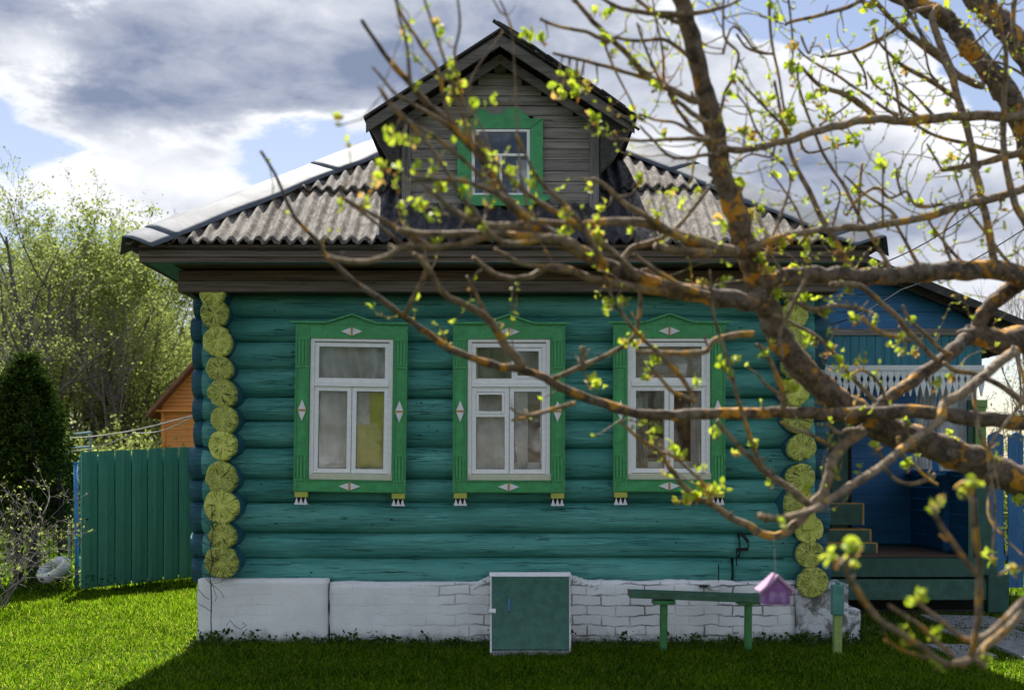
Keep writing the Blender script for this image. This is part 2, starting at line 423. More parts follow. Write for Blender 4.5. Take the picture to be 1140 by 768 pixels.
def m_glass():
    m, nt, b = new_mat('old_window_glass'); nt.n.remove(b)
    o = nt.n['Material Output']
    tr = nt.node('ShaderNodeBsdfTransparent'); tr.inputs[0].default_value = (.95, .96, .96, 1)
    gl = nt.node('ShaderNodeBsdfGlossy'); gl.inputs['Roughness'].default_value = .04
    fr = nt.node('ShaderNodeFresnel'); fr.inputs[0].default_value = 1.6
    nm = nt.bump(nt.noise(nt.coord((1, 1, 1)), 3.0, 2), .10, .01)
    nt.link(nm, gl.inputs['Normal'])
    mx = nt.node('ShaderNodeMixShader'); nt.link(nt.math('ADD', nt.math('MULTIPLY', fr.outputs[0], .8), .02, clamp=True), mx.inputs[0])
    nt.link(tr.outputs[0], mx.inputs[1]); nt.link(gl.outputs[0], mx.inputs[2]); nt.link(mx.outputs[0], o.inputs[0])
    return m
M['glass'] = m_glass()
def m_cloth(name, col, trans=.35):
    m, nt, b = new_mat(name); nt.n.remove(b); o = nt.n['Material Output']
    n = nt.noise(nt.coord((1, 1, 1)), 6, 4)
    c = nt.mix(nt.smooth(n, .3, .7), tuple(x * .75 for x in col), col)
    d = nt.node('ShaderNodeBsdfDiffuse'); t = nt.node('ShaderNodeBsdfTranslucent'); nt.link(c, d.inputs[0]); nt.link(c, t.inputs[0])
    mx = nt.node('ShaderNodeMixShader'); mx.inputs[0].default_value = trans
    nt.link(d.outputs[0], mx.inputs[1]); nt.link(t.outputs[0], mx.inputs[2]); nt.link(mx.outputs[0], o.inputs[0]); return m
M['curtain'] = m_cloth('white_curtain', (.90, .90, .89))
M['curtain_yellow'] = m_cloth('yellow_green_curtain', (.93, .93, .05))
M['curtain_grey'] = m_cloth('grey_green_curtain', (.34, .42, .32))
def m_leaf(name, c1, c2, trans=.5, scale=2.0, c3=None, gloss=.0):
    m, nt, b = new_mat(name); nt.n.remove(b); o = nt.n['Material Output']
    g = nt.node('ShaderNodeNewGeometry')
    n = nt.noise(nt.coord((1, 1, 1)), scale, 3)
    rnd = g.outputs['Random Per Island']
    f = nt.math('ADD', nt.math('MULTIPLY', n, .5), nt.math('MULTIPLY', rnd, .65))
    c = nt.mix(nt.smooth(f, .3, .8), c1, c2)
    if c3: c = nt.mix(nt.smooth(rnd, .86, .90), c, c3)
    d = nt.node('ShaderNodeBsdfDiffuse'); t = nt.node('ShaderNodeBsdfTranslucent'); nt.link(c, d.inputs[0]); nt.link(c, t.inputs[0])
    mx = nt.node('ShaderNodeMixShader'); mx.inputs[0].default_value = trans
    nt.link(d.outputs[0], mx.inputs[1]); nt.link(t.outputs[0], mx.inputs[2])
    last = mx.outputs[0]
    if gloss:
        gl = nt.node('ShaderNodeBsdfGlossy'); gl.inputs['Roughness'].default_value = .45; gl.inputs[0].default_value = (1, 1, 1, 1)
        m2 = nt.node('ShaderNodeMixShader'); m2.inputs[0].default_value = gloss
        nt.link(last, m2.inputs[1]); nt.link(gl.outputs[0], m2.inputs[2]); last = m2.outputs[0]
    nt.link(last, o.inputs[0]); return m
M['leaf_fg'] = m_leaf('young_spring_leaves', (.33, .46, .02), (.60, .68, .06), .55, 9, (.55, .36, .10), .03)
M['leaf_red'] = m_leaf('brownish_bud_scales', (.35, .16, .05), (.5, .26, .07), .5, 9)
M['grass'] = m_leaf('lawn_grass', (.025, .08, .003), (.21, .37, .008), .80, 1.6, (.42, .46, .06))
M['weed'] = m_leaf('low_weeds', (.03, .06, .012), (.08, .13, .025), .4, 3)
M['clover'] = m_leaf('clover_leaves', (.03, .07, .008), (.09, .15, .015), .6, 3, (.13, .17, .05))
M['leaf_willow'] = m_leaf('fresh_willow_leaves', (.19, .25, .06), (.38, .44, .12), .5, .5)
M['leaf_olive'] = m_leaf('pale_olive_leaves', (.17, .20, .08), (.32, .35, .15), .5, .5)
M['leaf_thuja'] = m_leaf('dark_thuja_sprays', (.012, .03, .006), (.07, .11, .02), .25, 1.5)
M['leaf_spruce'] = m_leaf('blue_green_spruce_needles', (.010, .04, .03), (.03, .08, .05), .2, 1.5)
def m_bark(name, dark, light, lichen=None, amt=.56, scale=1.0):
    m, nt, b = new_mat(name)
    n = nt.noise(nt.coord((1, 1, 1)), 26 * scale, 7, .7, .4); n2 = nt.noise(nt.coord((1, 1, 1)), 7 * scale, 4)
    c = nt.mix(nt.smooth(n, .35, .62), dark, light)
    if lichen:
        lm = nt.math('MULTIPLY', nt.smooth(nt.noise(nt.coord((1, 1, 1)), 9 * scale, 6, .65), amt, amt + .05), nt.smooth(n, .38, .5, .5, 1))
        c = nt.mix(lm, c, lichen)
        gm = nt.smooth(nt.noise(nt.coord((1.3, 1, 1)), 15 * scale, 5, .6), .60, .68, 0, .6)
        c = nt.mix(gm, c, (.24, .235, .20))
    nt.link(c, b.inputs['Base Color']); b.inputs['Roughness'].default_value = .85
    nt.link(nt.bump(nt.math('ADD', n, n2), .9, .012), b.inputs['Normal']); return m
M['bark'] = m_bark('rough_bark_with_orange_lichen', (.036, .025, .018), (.18, .128, .088), (.54, .25, .015), .54)
M['bark_twig'] = m_bark('twig_bark_with_lichen', (.085, .056, .034), (.31, .225, .135), (.50, .26, .03), .55)
M['bark_bg'] = m_bark('grey_brown_bark', (.05, .045, .035), (.13, .12, .10), scale=.3)
M['bark_pale'] = m_bark('pale_grey_bark', (.10, .09, .08), (.25, .23, .21), scale=.3)

# ================================================================== GROUND
def m_ground():
    m, nt, b = new_mat('lawn_ground')
    n = nt.noise(nt.coord((1, 1, 1), 'Object'), 1.2, 8, .6); n2 = nt.noise(nt.coord((1, 1, 1)), 18, 6, .7)
    c = nt.mix(nt.smooth(n2, .35, .65), (.012, .016, .005), (.03, .045, .008))
    c = nt.mix(nt.smooth(n, .60, .72, 0, .6), c, (.05, .04, .025))
    nt.link(c, b.inputs['Base Color']); b.inputs['Roughness'].default_value = .95
    nt.link(nt.bump(n2, .8, .03), b.inputs['Normal']); return m
M['ground'] = m_ground()
def gz(x, y):
    """gentle lie of the land, flat at the house"""
    return 0.0
P = []
xs = np.concatenate([[-2500, -600, -150, -60], np.linspace(-30, 30, 61), [60, 150, 600, 2500]])
ys = np.concatenate([[-2500, -600, -100, -40], np.linspace(-20, 40, 61), [60, 120, 600, 2500]])
P = np.zeros((len(xs), len(ys), 3)); P[..., 0] = xs[:, None]; P[..., 1] = ys[None, :]
for i, x in enumerate(xs):
    for j, y in enumerate(ys):
        if abs(x) < 31 and -20 < y < 41: P[i, j, 2] = .02 * (mnoise.noise(Vector((x * .5, y * .5, 0)))) - .015
g = grid_mesh('ground', P, M['ground']); g['kind'] = 'structure'

# grass blades -------------------------------------------------------
def grass_patch(n, x0, x1, y0, y1, hmin, hmax, width, clump=1.0):
    x = RNG.uniform(x0, x1, n); y = RNG.uniform(y0, y1, n)
    keep = np.ones(n, bool)
    # nothing under the house, the slabs or the porch
    keep &= ~((x > -2.90) & (x < 3.1) & (y > 11.0)); keep &= ~((x > 3.0) & (x < 5.6) & (y > 13.0))
    for (a, b_, c_, d_) in SLABS: keep &= ~((x > a) & (x < b_) & (y > c_) & (y < d_))
    # bare strip at the foot of the wall
    near = (y > 10.55) & (x > -2.95) & (x < 3.2); keep &= ~(near & (RNG.random(n) < .55))
    x, y = x[keep], y[keep]; n = len(x)
    patch = .5 + .5 * np.sin(x * 2.1 + np.sin(y * 1.7) * 1.3) * np.sin(y * 2.6 + np.sin(x * 1.1) * 1.5)
    patch = .6 * patch + .4 * (.5 + .5 * np.sin(x * 7.3 + y * 3.1) * np.sin(y * 8.9 - x * 2.2))
    h = (hmin + (hmax - hmin) * RNG.random(n)) * (.65 + .6 * patch)
    a = RNG.uniform(0, 2 * np.pi, n); la = RNG.uniform(0, 2 * np.pi, n); lean = h * RNG.uniform(.1, .8, n)
    wd = width * RNG.uniform(.6, 1.3, n)
    dx, dy = np.cos(a) * wd, np.sin(a) * wd; lx, ly = np.cos(la) * lean, np.sin(la) * lean
    z0 = np.full(n, -.02)
    V = np.empty((n, 5, 3))
    V[:, 0] = np.stack([x - dx, y - dy, z0], 1); V[:, 1] = np.stack([x + dx, y + dy, z0], 1)
    V[:, 2] = np.stack([x + dx * .8 + lx * .35, y + dy * .8 + ly * .35, z0 + h * .6], 1)
    V[:, 3] = np.stack([x + lx, y + ly, z0 + h], 1)
    V[:, 4] = np.stack([x - dx * .8 + lx * .35, y - dy * .8 + ly * .35, z0 + h * .6], 1)
    return V
SLABS = []
sx = [(1046, 1092, 9.9, 10.6), (1060, 1150, 10.75, 11.6), (1118, 1200, 9.8, 10.6), (1040, 1120, 11.75, 12.6), (1165, 1260, 10.7, 11.6), (1135, 1230, 11.7, 12.6)]
for (a, b_, y0, y1) in sx:
    ym = (y0 + y1) / 2; SLABS.append((X_(a, ym), X_(b_, ym), y0, y1))
parts = [grass_patch(230000, -5.2, 5.6, 8.0, 11.3, .03, .065, .0028), grass_patch(110000, -7.5, -2.9, 11.3, 17.5, .035, .075, .0034),
         grass_patch(50000, 2.9, 8.5, 10.8, 17.5, .035, .075, .0034), grass_patch(60000, -14, -4.2, 15.5, 30, .06, .14, .008),
         grass_patch(25000, 4.5, 14, 15, 30, .06, .14, .008)]
V = np.concatenate(parts); n = len(V)
Fq = (np.arange(n)[:, None] * 5 + np.arange(5)[None]).astype(np.int32)
o = np_mesh('grass', V.reshape(-1, 3), Fq, M['grass']); setp(o, kind='stuff', label='short bright green lawn grass round the house', cat='grass')

# weeds along the wall foot and by the fence
def leaf_quads(P, size, rng, flat=0.0, long=1.6):
    n = len(P)
    a = rng.normal(size=(n, 3)); a[:, 2] *= (1 - flat); a /= np.linalg.norm(a, axis=1, keepdims=True) + 1e-9
    b = rng.normal(size=(n, 3)); b -= a * (a * b).sum(1, keepdims=True); b /= np.linalg.norm(b, axis=1, keepdims=True) + 1e-9
    s = (size * rng.uniform(.6, 1.35, n))[:, None]
    V = np.stack([P - a * s * long / 2, P + b * s / 2, P + a * s * long / 2, P - b * s / 2], 1)
    F_ = np.arange(n * 4).reshape(n, 4)
    return V.reshape(-1, 3), F_
Pw = []
for cx in np.concatenate([RNG.uniform(-2.95, 3.2, 55), RNG.uniform(2.3, 3.2, 14), RNG.uniform(-2.9, -.5, 16)]):
    cy = 10.86 - abs(RNG.normal(0, .12)); hgt = RNG.uniform(.03, .13)
    k = RNG.integers(8, 24)
    Pw.append(np.stack([cx + RNG.normal(0, .05, k), cy + RNG.normal(0, .04, k), RNG.uniform(0, hgt, k)], 1))
for cx, cy, s, h, k in [(-6.2, 15.5, .35, .3, 500), (-5.7, 15.2, .25, .25, 400), (-6.9, 15.2, .5, .12, 500), (-7.6, 15.6, .6, .25, 500), (-6.0, 17.5, .5, .5, 500), (3.3, 10.9, .15, .12, 80)]:
    Pw.append(np.stack([cx + RNG.normal(0, s, k), cy + RNG.normal(0, s * .6, k), RNG.uniform(0, h, k)], 1))
kx = 45000; cx = RNG.uniform(-5.2, 5.6, kx); cy = RNG.uniform(8.2, 12.5, kx); ok = ~((cx > -2.9) & (cx < 3.1) & (cy > 10.9)); msk = (.5 + .5 * np.sin(cx * 3.3 + 1.2 * np.sin(cy * 4.1)) * np.sin(cy * 5.7 + cx)) > RNG.random(kx) * .9
cx, cy = cx[ok & msk], cy[ok & msk]; Pc = np.stack([cx, cy, RNG.uniform(.015, .05, len(cx))], 1)
V, Fq = leaf_quads(Pc, .013, RNG, flat=.7, long=1.2); o = np_mesh('clover', V, Fq, M['clover']); setp(o, kind='stuff', label='clover leaves scattered through the lawn', cat='clover')
V, Fq = leaf_quads(np.concatenate(Pw), .028, RNG)
o = np_mesh('ground_cover', V, Fq, M['weed']); setp(o, kind='stuff', label='low weeds along the foot of the wall and by the fence', cat='weeds')
# paving slabs: one path
mb = MB()
for (a, b_, y0, y1) in SLABS: mb.box(a, b_, y0, y1, -.03, .035 + random.uniform(-.01, .012), .012)
mb.build('path', M['concrete'], bevel=.01)['kind'] = 'structure'

# ================================================================== HOUSE
house = setp(empty('log_house', (0, 11, 0)), 'teal log house with grey corrugated roof, carved green window casings and whitewashed brick foundation', 'house')
seams = [325, 352, 379, 410, 442, 468, 498, 533, 559, 593.5, 621.5, 649]
YW = 11.0
WIN = [(391, 455, R(-.9)), (566.5, 455.5, R(-.1)), (744.5, 454.5, 0)]   # centre px of frame
def opening(k):
    cx, cy, _ = WIN[k]
    Y = 10.97
    return X_(cx - 46, Y), X_(cx + 46, Y), Z_(534, Y), Z_(378, Y)
OPN = [opening(k) for k in range(3)]
def log_tube(x0, x1, z, r, yaxis, seed, axis='x', cap=True, squash=1.0):
    n = max(3, int(abs(x1 - x0) / .07)); S = 26
    vs = []; fs = []
    for i in range(n + 1):
        x = x0 + (x1 - x0) * i / n
        rr = r * (1 + .07 * mnoise.noise(Vector((x * .9, seed * 7.3, 0))) + .022 * mnoise.noise(Vector((x * 5, seed * 3.1, 5))))
        cy = yaxis + .018 * mnoise.noise(Vector((x * .6, seed * 5.1, 9))); cz = z + .010 * mnoise.noise(Vector((x * .7, seed * 2.7, 2)))
        for k in range(S):
            a = 2 * math.pi * k / S
            q = rr * (1 + .02 * mnoise.noise(Vector((x * 1.3, seed * 9 + k * .55, 3))))
            d, e = math.cos(a) * q, math.sin(a) * q * squash
            vs.append((x, cy + d, cz + e) if axis == 'x' else (cy + d, x, cz + e))
    for i in range(n):
        for k in range(S):
            k2 = (k + 1) % S; fs.append((i * S + k, i * S + k2, (i + 1) * S + k2, (i + 1) * S + k))
    if cap: fs.append(tuple(range(S - 1, -1, -1))); fs.append(tuple(n * S + k for k in range(S)))
    return vs, fs
wall = MB(); ends = MB(); ends2 = MB()
XL, XR = X_(224, YW), X_(908, YW)
for i in range(11):
    zt, zb = Z_(seams[i], YW), Z_(seams[i + 1], YW); z = (zt + zb) / 2; r = (zt - zb) / 2 * 1.055 + .003; ya = YW + .15
    cuts = [(a, b_) for (a, b_, c_, d_) in OPN if zb < d_ - .02 and zt > c_ + .02]
    x = XL
    for (a, b_) in cuts: wall.add(*log_tube(x, a, z, r, ya, i, squash=.97)); x = b_
    if i == 9:
        xm = X_(823, YW); wall.add(*log_tube(x, xm, z, r, ya, i, squash=.97)); wall.add(*log_tube(xm + .02, XR, z - .012, r * .95, ya + .01, i + 30, squash=.97))
    elif i == 10:
        xm = X_(815, YW); wall.add(*log_tube(x, xm, z, r, ya, i, squash=.97)); wall.add(*log_tube(xm + .03, XR, z, r * .96, ya + .015, i + 30, squash=.97))
    else: wall.add(*log_tube(x, XR, z, r, ya, i, squash=.97))
    # projecting corner ends of the front wall logs
    ends.add(*log_tube(X_(209 + random.uniform(-1, 3) + (2 if i < 6 else 0), YW), X_(232, YW), z, r * .98, ya + .02, i + 50))
    ends2.add(*log_tube(X_(900, YW), X_(924 + random.uniform(-3, 3), YW), z, r * .98, ya + .02, i + 60))
rs = random.Random(77); ck = MB()
for i in range(11):
    zt, zb = Z_(seams[i], YW), Z_(seams[i + 1], YW); z = (zt + zb) / 2; r = (zt - zb) / 2 * 1.055 + .003
    def surf(x, a, lift=.0015):
        rr = r * (1 + .07 * mnoise.noise(Vector((x * .9, i * 7.3, 0))) + .022 * mnoise.noise(Vector((x * 5, i * 3.1, 5))))
        cy = YW + .15 + .018 * mnoise.noise(Vector((x * .6, i * 5.1, 9))); cz = z + .010 * mnoise.noise(Vector((x * .7, i * 2.7, 2)))
        k = (a / (2 * math.pi) * 26) % 26; q = rr * (1 + .02 * mnoise.noise(Vector((x * 1.3, i * 9 + k * .55, 3)))) + lift
        return Vector((x, cy + math.cos(a) * q, cz + math.sin(a) * q * .97))
    blocked = [(a, b_) for (a, b_, c_, d_) in OPN if zb < d_ - .02 and zt > c_ + .02]
    for _ in range(9):
        x0 = rs.uniform(XL, XR - .3); L_ = rs.choice([rs.uniform(.08, .3), rs.uniform(.3, 1.1)]); x1 = min(XR - .05, x0 + L_)
        if any(x0 < b_ + .02 and x1 > a - .02 for a, b_ in blocked): continue
        a0 = math.pi + rs.uniform(-.75, .55); wd_ = rs.choice([.0010, .0016, .0028]); n_ = max(4, int((x1 - x0) / .03)); b0 = len(ck.v)
        for s in range(n_ + 1):
            f = s / n_; x = x0 + (x1 - x0) * f; a = a0 + .10 * mnoise.noise(Vector((x * 2.5, i * 3, a0))) + .03 * mnoise.noise(Vector((x * 14, i * 3, a0))); w0 = (wd_ * math.sin(math.pi * f) + .0002) / r * (1 + .6 * mnoise.noise(Vector((x * 20, i, 1))))
            ck.v.append(tuple(surf(x, a - w0))); ck.v.append(tuple(surf(x, a + w0)))
        for s in range(n_): k = b0 + 2 * s; ck.f.append((k, k + 2, k + 3, k + 1))
    for _ in range(5):
        x = rs.uniform(XL, XR)
        if any(a - .05 < x < b_ + .05 for a, b_ in blocked): continue
        a0 = math.pi + rs.uniform(-.7, .5); b0 = len(ck.v); ra = rs.uniform(.004, .010)
        for s in range(8): t_ = s * math.pi / 4; ck.v.append(tuple(surf(x + math.cos(t_) * ra * 1.5, a0 + math.sin(t_) * ra * .8 / r)))
        ck.f.append(tuple(range(b0, b0 + 8)))
wall.build('log_wall', M['teal'], house, smooth=False).data.shade_smooth()
o = ck.build('log_cracks', M['crack'], house); o['kind'] = 'stuff'
ends.build('projecting_logs', M['teal_end'], house).data.shade_smooth(); ends2.build('projecting_logs', M['teal_end'], house).data.shade_smooth()
# side walls (axis along y)
side = MB()
for sgn, xw in ((-1, X_(243, YW) + .0), (1, X_(893, YW) - .0)):
    side = MB()
    for i in range(12):
        z = Z_(seams[0], YW) + .0 - .247 * i
        if z < .55: continue
        side.add(*log_tube(YW + .1, 18.2, z, .14, xw, i + 80 + sgn * 20, axis='y'))
    side.build('side_wall', M['teal'], house).data.shade_smooth()
# chinking so that no light leaks between logs
mb = MB()
mb.box(XL, OPN[0][0], YW + .14, YW + .17, .55, 3.2); mb.box(OPN[0][1], OPN[1][0], YW + .14, YW + .17, .55, 3.2); mb.box(OPN[1][1], OPN[2][0], YW + .14, YW + .17, .55, 3.2); mb.box(OPN[2][1], XR, YW + .14, YW + .17, .55, 3.2)
for (a, b_, c_, d_) in OPN: mb.box(a, b_, YW + .14, YW + .17, .55, c_); mb.box(a, b_, YW + .14, YW + .17, d_, 3.2)
mb.build('chinking', M['black'], house)
# interior: floor, ceiling, room walls
mb = MB(); xl, xr = X_(243, YW) + .16, X_(893, YW) - .16
mb.box(xl, xr, 11.35, 18, .5, .6); mb.box(xl - .3, xr + .3, 11.05, 18.2, 3.25, 3.3); mb.box(xl, xr, 14.4, 14.45, .6, 3.25)
mb.box(xl, xl + .03, 11.35, 14.4, .6, 3.25); mb.box(xr - .03, xr, 11.35, 14.4, .6, 3.25); mb.box(xl, xr, 18, 18.1, 0, 3.25)
mb.build('room', M['room'], house)

# yellow end grains -------------------------------------------------
LE = [(236, 327, 14), (238.5, 349, 16), (242, 380, 16.5), (244, 410, 14.5), (246.5, 438, 16), (249, 467, 15), (247, 496, 16), (245.5, 532, 18), (245.5, 564, 19), (246.5, 596, 15), (245.5, 625, 18.5)]
RE = [(884, 325, 14), (885, 349, 15.5), (885.5, 378, 16), (886, 407, 15.5), (887, 436, 15.5), (890, 467, 16), (893, 498, 15.5), (892, 531, 15.5), (892, 562, 19), (901.5, 589, 15.5), (902, 617, 15), (905, 648, 17)]
YE = 10.80
def log_end(px, py, rp, idx):
    c = at(px, py, YE); r = rp / F * YE
    S = 40; vs = []; fs = []
    rs = random.Random(idx * 13 + 5)
    ph = [rs.uniform(0, 6.28) for _ in range(4)]
    prof = [(-.012, 0), (-.012, .55), (-.010, .93), (0, 1.0), (.06, 1.03), (.32, 1.03)]
    notch = [rs.uniform(0, 6.28) for _ in range(rs.choice([1, 1, 2]))]
    for (dy, f) in prof[1:]:
        for k in range(S):
            a = 2 * math.pi * k / S
            q = r * f * (1 + .035 * math.sin(2 * a + ph[0]) + .025 * math.sin(3 * a + ph[1]) + .012 * math.sin(7 * a + ph[2]))
            for nt_ in notch:
                dd = abs((a - nt_ + math.pi) % (2 * math.pi) - math.pi)
                if dd < .12 and f > .5: q *= .90
            vs.append((math.cos(a) * q, dy, math.sin(a) * q))
    vs.append((0, -.012, 0)); c0 = len(vs) - 1
    L = len(prof) - 1
    for k in range(S): fs.append((c0, k, (k + 1) % S)) 
    for j in range(L - 1):
        for k in range(S):
            k2 = (k + 1) % S; fs.append((j * S + k, (j + 1) * S + k, (j + 1) * S + k2, j * S + k2))
    me = bpy.data.meshes.new('log_end'); me.from_pydata(vs, [], fs); me.materials.append(M['end']); me.materials.append(M['teal_end'])
    for p in me.polygons:
        if p.index >= S * 4: p.material_index = 1
    me.flip_normals(); me.update()
    cvs, cfs = [], []
    for _ in range(rs.randint(3, 6) + (5 if idx % 40 < 7 and idx < 40 else 0)):      # radial drying cracks
        a = rs.uniform(0, 6.28); ra, rb = (rs.uniform(.0, .3), rs.uniform(.5, .97)) if rs.random() < .75 else (rs.uniform(.45, .7), 1.0); wd_ = rs.choice([.0007, .001, .0015, .0015, .0035])
        n_ = 6; b0 = len(cvs)
        for s in range(n_ + 1):
            f = s / n_; rr_ = r * (ra + (rb - ra) * f) * .97; aa = a + .10 * mnoise.noise(Vector((f * 3, a * 5, idx))); w0 = wd_ * (f if rb == 1.0 else math.sin(math.pi * min(1, f * .95 + .05)) ) + .0003
            c0 = Vector((math.cos(aa) * rr_, -.0150, math.sin(aa) * rr_)); sd_ = Vector((-math.sin(aa), 0, math.cos(aa))) * w0; cvs += [c0 - sd_, c0 + sd_]
        for s in range(n_): k = b0 + 2 * s; cfs.append((k, k + 2, k + 3, k + 1))
    cm_ = bpy.data.meshes.new('drying_cracks'); cm_.from_pydata([tuple(v) for v in cvs], [], cfs); cm_.materials.append(M['black'])
    import bmesh
    bm = bmesh.new(); bm.from_mesh(me); b2 = bmesh.new(); b2.from_mesh(cm_); me.materials.append(M['black'])
    vm = [bm.verts.new(v.co) for v in b2.verts]
    for f in b2.faces: nf_ = bm.faces.new([vm[v.index] for v in f.verts]); nf_.material_index = 2
    bm.to_mesh(me); bm.free(); b2.free()
    o = bpy.data.objects.new('log_end', me); COL.objects.link(o); o.parent = house; o.location = c - wloc(house)
    o.rotation_euler = (R(rs.uniform(-3, 3)), rs.uniform(0, 6.28), R(rs.uniform(-4, 4)))
for i, e in enumerate(LE): log_end(*e, i)
for i, e in enumerate(RE): log_end(*e, i + 40)
# small yellow patch board and orange gap on the right corner
mb = MB(); p = at(901, 574, 10.74); mb.box(p.x - .06, p.x + .05, 10.74, 10.77, p.z - .13, p.z + .10, .004); mb.build('corner_patch', M['yellow'], house)

# frieze, fascia, soffit --------------------------------------------
YF = 10.78
mb = MB(); mb.box(X_(198, YF), X_(934, YF), YF + .02, YF + .09, Z_(312, YF), Z_(301, YF), .002); mb.build('frieze_board', M['brown_wood'], house)
mb = MB(); mb.box(X_(198, YF), X_(934, YF), YF - .012, YF + .08, Z_(325, YF), Z_(313, YF), .002); mb.build('frieze_board', M['frieze_wood'], house, bevel=.004)
mb = MB(); zt = Z_(325, YF)
mb.box(X_(200, YF), X_(200, YF) + .08, YF + .09, 18.3, zt, 3.37); mb.box(X_(932, YF) - .08, X_(932, YF), YF + .09, 18.3, zt, 3.37)
mb.box(X_(205, YF), X_(928, YF), YF + .08, 11.1, zt + .02, zt + .04)
mb.build('frieze_board', M['brown_wood'], house)
YA = 10.42; zf0, zf1 = Z_(292, YA), Z_(274, YA)
fl, fr_ = X_(155, YA), X_(967, YA)
mb = MB(); mb.box(fl, fr_, YA, YA + .03, zf0, zf1, .002); mb.box(fl, fr_, YA - .02, YA - .002, zf0 + .045, zf1 + .01, .002)
mb.box(fl, fl + .03, YA + .031, 18.9, zf0, zf1); mb.box(fr_ - .03, fr_, YA + .031, 18.9, zf0, zf1); mb.build('fascia_board', M['frieze_wood'], house)
mb = MB(); mb.box(fl + .03, fr_ - .03, YA + .031, YA + .14, zf0 + .006, zf0 + .026); mb.box(fl + .031, X_(200, YF) - .002, YA + .141, 18.8, zf0 + .006, zf0 + .026)
mb.box(X_(932, YF) + .002, fr_ - .031, YA + .141, 18.8, zf0 + .006, zf0 + .026); mb.build('soffit', M['soffit_teal'], house)
mb = MB(); mb.box(X_(200, YF), X_(932, YF), YA + .142, YF + .1, zf0 + .016, zf0 + .034); mb.build('soffit', M['brown_wood'], house)

# hipped roof --------------------------------------------------------
YE0, ZE0 = 10.33, 3.535; SL = .705; HX0, HX1 = -3.37, 3.235; RD = 8.75     # depth of house roof in y
WAVE = .117
xmid = (HX0 + HX1) / 2; TM = (HX1 - HX0) / 2
def sheet_row(name, x0, x1, t0, t1, lift, mat, seed):
    nx = max(4, int((x1 - x0) / WAVE * 9)); nt_ = 14
    P = np.zeros((nx + 1, nt_ + 1, 3)); rs = random.Random(seed)
    sheetw = WAVE * 8; jit = [rs.uniform(-.03, .03) for _ in range(40)]
    for i in range(nx + 1):
        x = x0 + (x1 - x0) * i / nx
        tmax = max(0, min(x - HX0, HX1 - x)) + .01
        k = int((x + 5) / sheetw); a = t0 + jit[k] + .012 * rs.uniform(-1, 1); b_ = min(t1, tmax)
        if b_ < a: a = b_
        for j in range(nt_ + 1):
            t = a + (b_ - a) * j / nt_
            z = ZE0 + SL * t + lift * (1 - .6 * j / nt_) + .024 * math.cos(2 * math.pi * x / WAVE) + .006 * mnoise.noise(Vector((x * 2, t * 2, seed))) + .004 * ((k * 7) % 3)
            P[i, j] = (x, YE0 + t, z)
    o = grid_mesh(name, P, mat, house)
    s = o.modifiers.new('thick', 'SOLIDIFY'); s.thickness = .012; s.offset = -1
    return o
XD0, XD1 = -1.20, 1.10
for r_i, (t0, t1) in enumerate(((0, 1.05), (.96, 2.0), (1.9, 3.0), (2.9, 3.31))):
    lift = .03 + (.018 if r_i else 0)
    if r_i < 3:
        sheet_row('roof_sheet', HX0 + .02 + t0 * .98, XD0, t0, t1, lift, M['slate'], 3 + r_i)
        sheet_row('roof_sheet', XD1, HX1 - .02 - t0 * .98, t0, t1, lift, M['slate'], 13 + r_i)
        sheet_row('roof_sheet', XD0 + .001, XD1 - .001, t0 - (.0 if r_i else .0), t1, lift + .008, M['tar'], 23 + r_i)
    else: sheet_row('roof_sheet', HX0 + t0, HX1 - t0, t0, t1, lift, M['slate'], 3 + r_i)
# the other three slopes and a deck under everything
def slope_grid(name, A, B, C_, D, mat, n=60, amp=.024, thick=.012):
    A, B, C_, D = [np.array(q, float) for q in (A, B, C_, D)]; L = np.linalg.norm(B - A); n = int(L / WAVE * 8)
    P = np.zeros((n + 1, 9, 3))
    for i in range(n + 1):
        u = i / n; lo = A + (B - A) * u
        P[i, :, :] = 0
        s = u * L
        t = min(s, L - s, TM)
        # rise direction
        up = UP[name + str(0)] if False else None
        for j in range(9):
            P[i, j] = lo + DIRN * t * j / 8
            P[i, j, 2] += amp * math.cos(2 * math.pi * s / WAVE) + .02
    return grid_mesh('roof_sheet', P, mat, house)
DIRN = np.array([1, 0, SL]); slope_grid('roof', (HX0, YE0 + RD, ZE0), (HX0, YE0, ZE0), 0 * DIRN, 0 * DIRN, M['slate'])
DIRN = np.array([-1, 0, SL]); slope_grid('roof', (HX1, YE0, ZE0), (HX1, YE0 + RD, ZE0), 0 * DIRN, 0 * DIRN, M['slate'])
DIRN = np.array([0, -1, SL]); slope_grid('roof', (HX1, YE0 + RD, ZE0), (HX0, YE0 + RD, ZE0), 0 * DIRN, 0 * DIRN, M['slate'])
mb = MB(); d = .03
A = [(HX0 + .02, YE0 + .04, ZE0 - d), (HX1 - .02, YE0 + .04, ZE0 - d), (HX1 - .02, YE0 + RD - .04, ZE0 - d), (HX0 + .02, YE0 + RD - .04, ZE0 - d),
     (xmid, YE0 + TM, ZE0 + SL * TM - d - .03), (xmid, YE0 + RD - TM, ZE0 + SL * TM - d - .03)]
mb.add(A, [(0, 1, 4), (1, 2, 5, 4), (2, 3, 5), (3, 0, 4, 5), (3, 2, 1, 0)]); mb.build('roof_deck', M['dark_wood'], house)
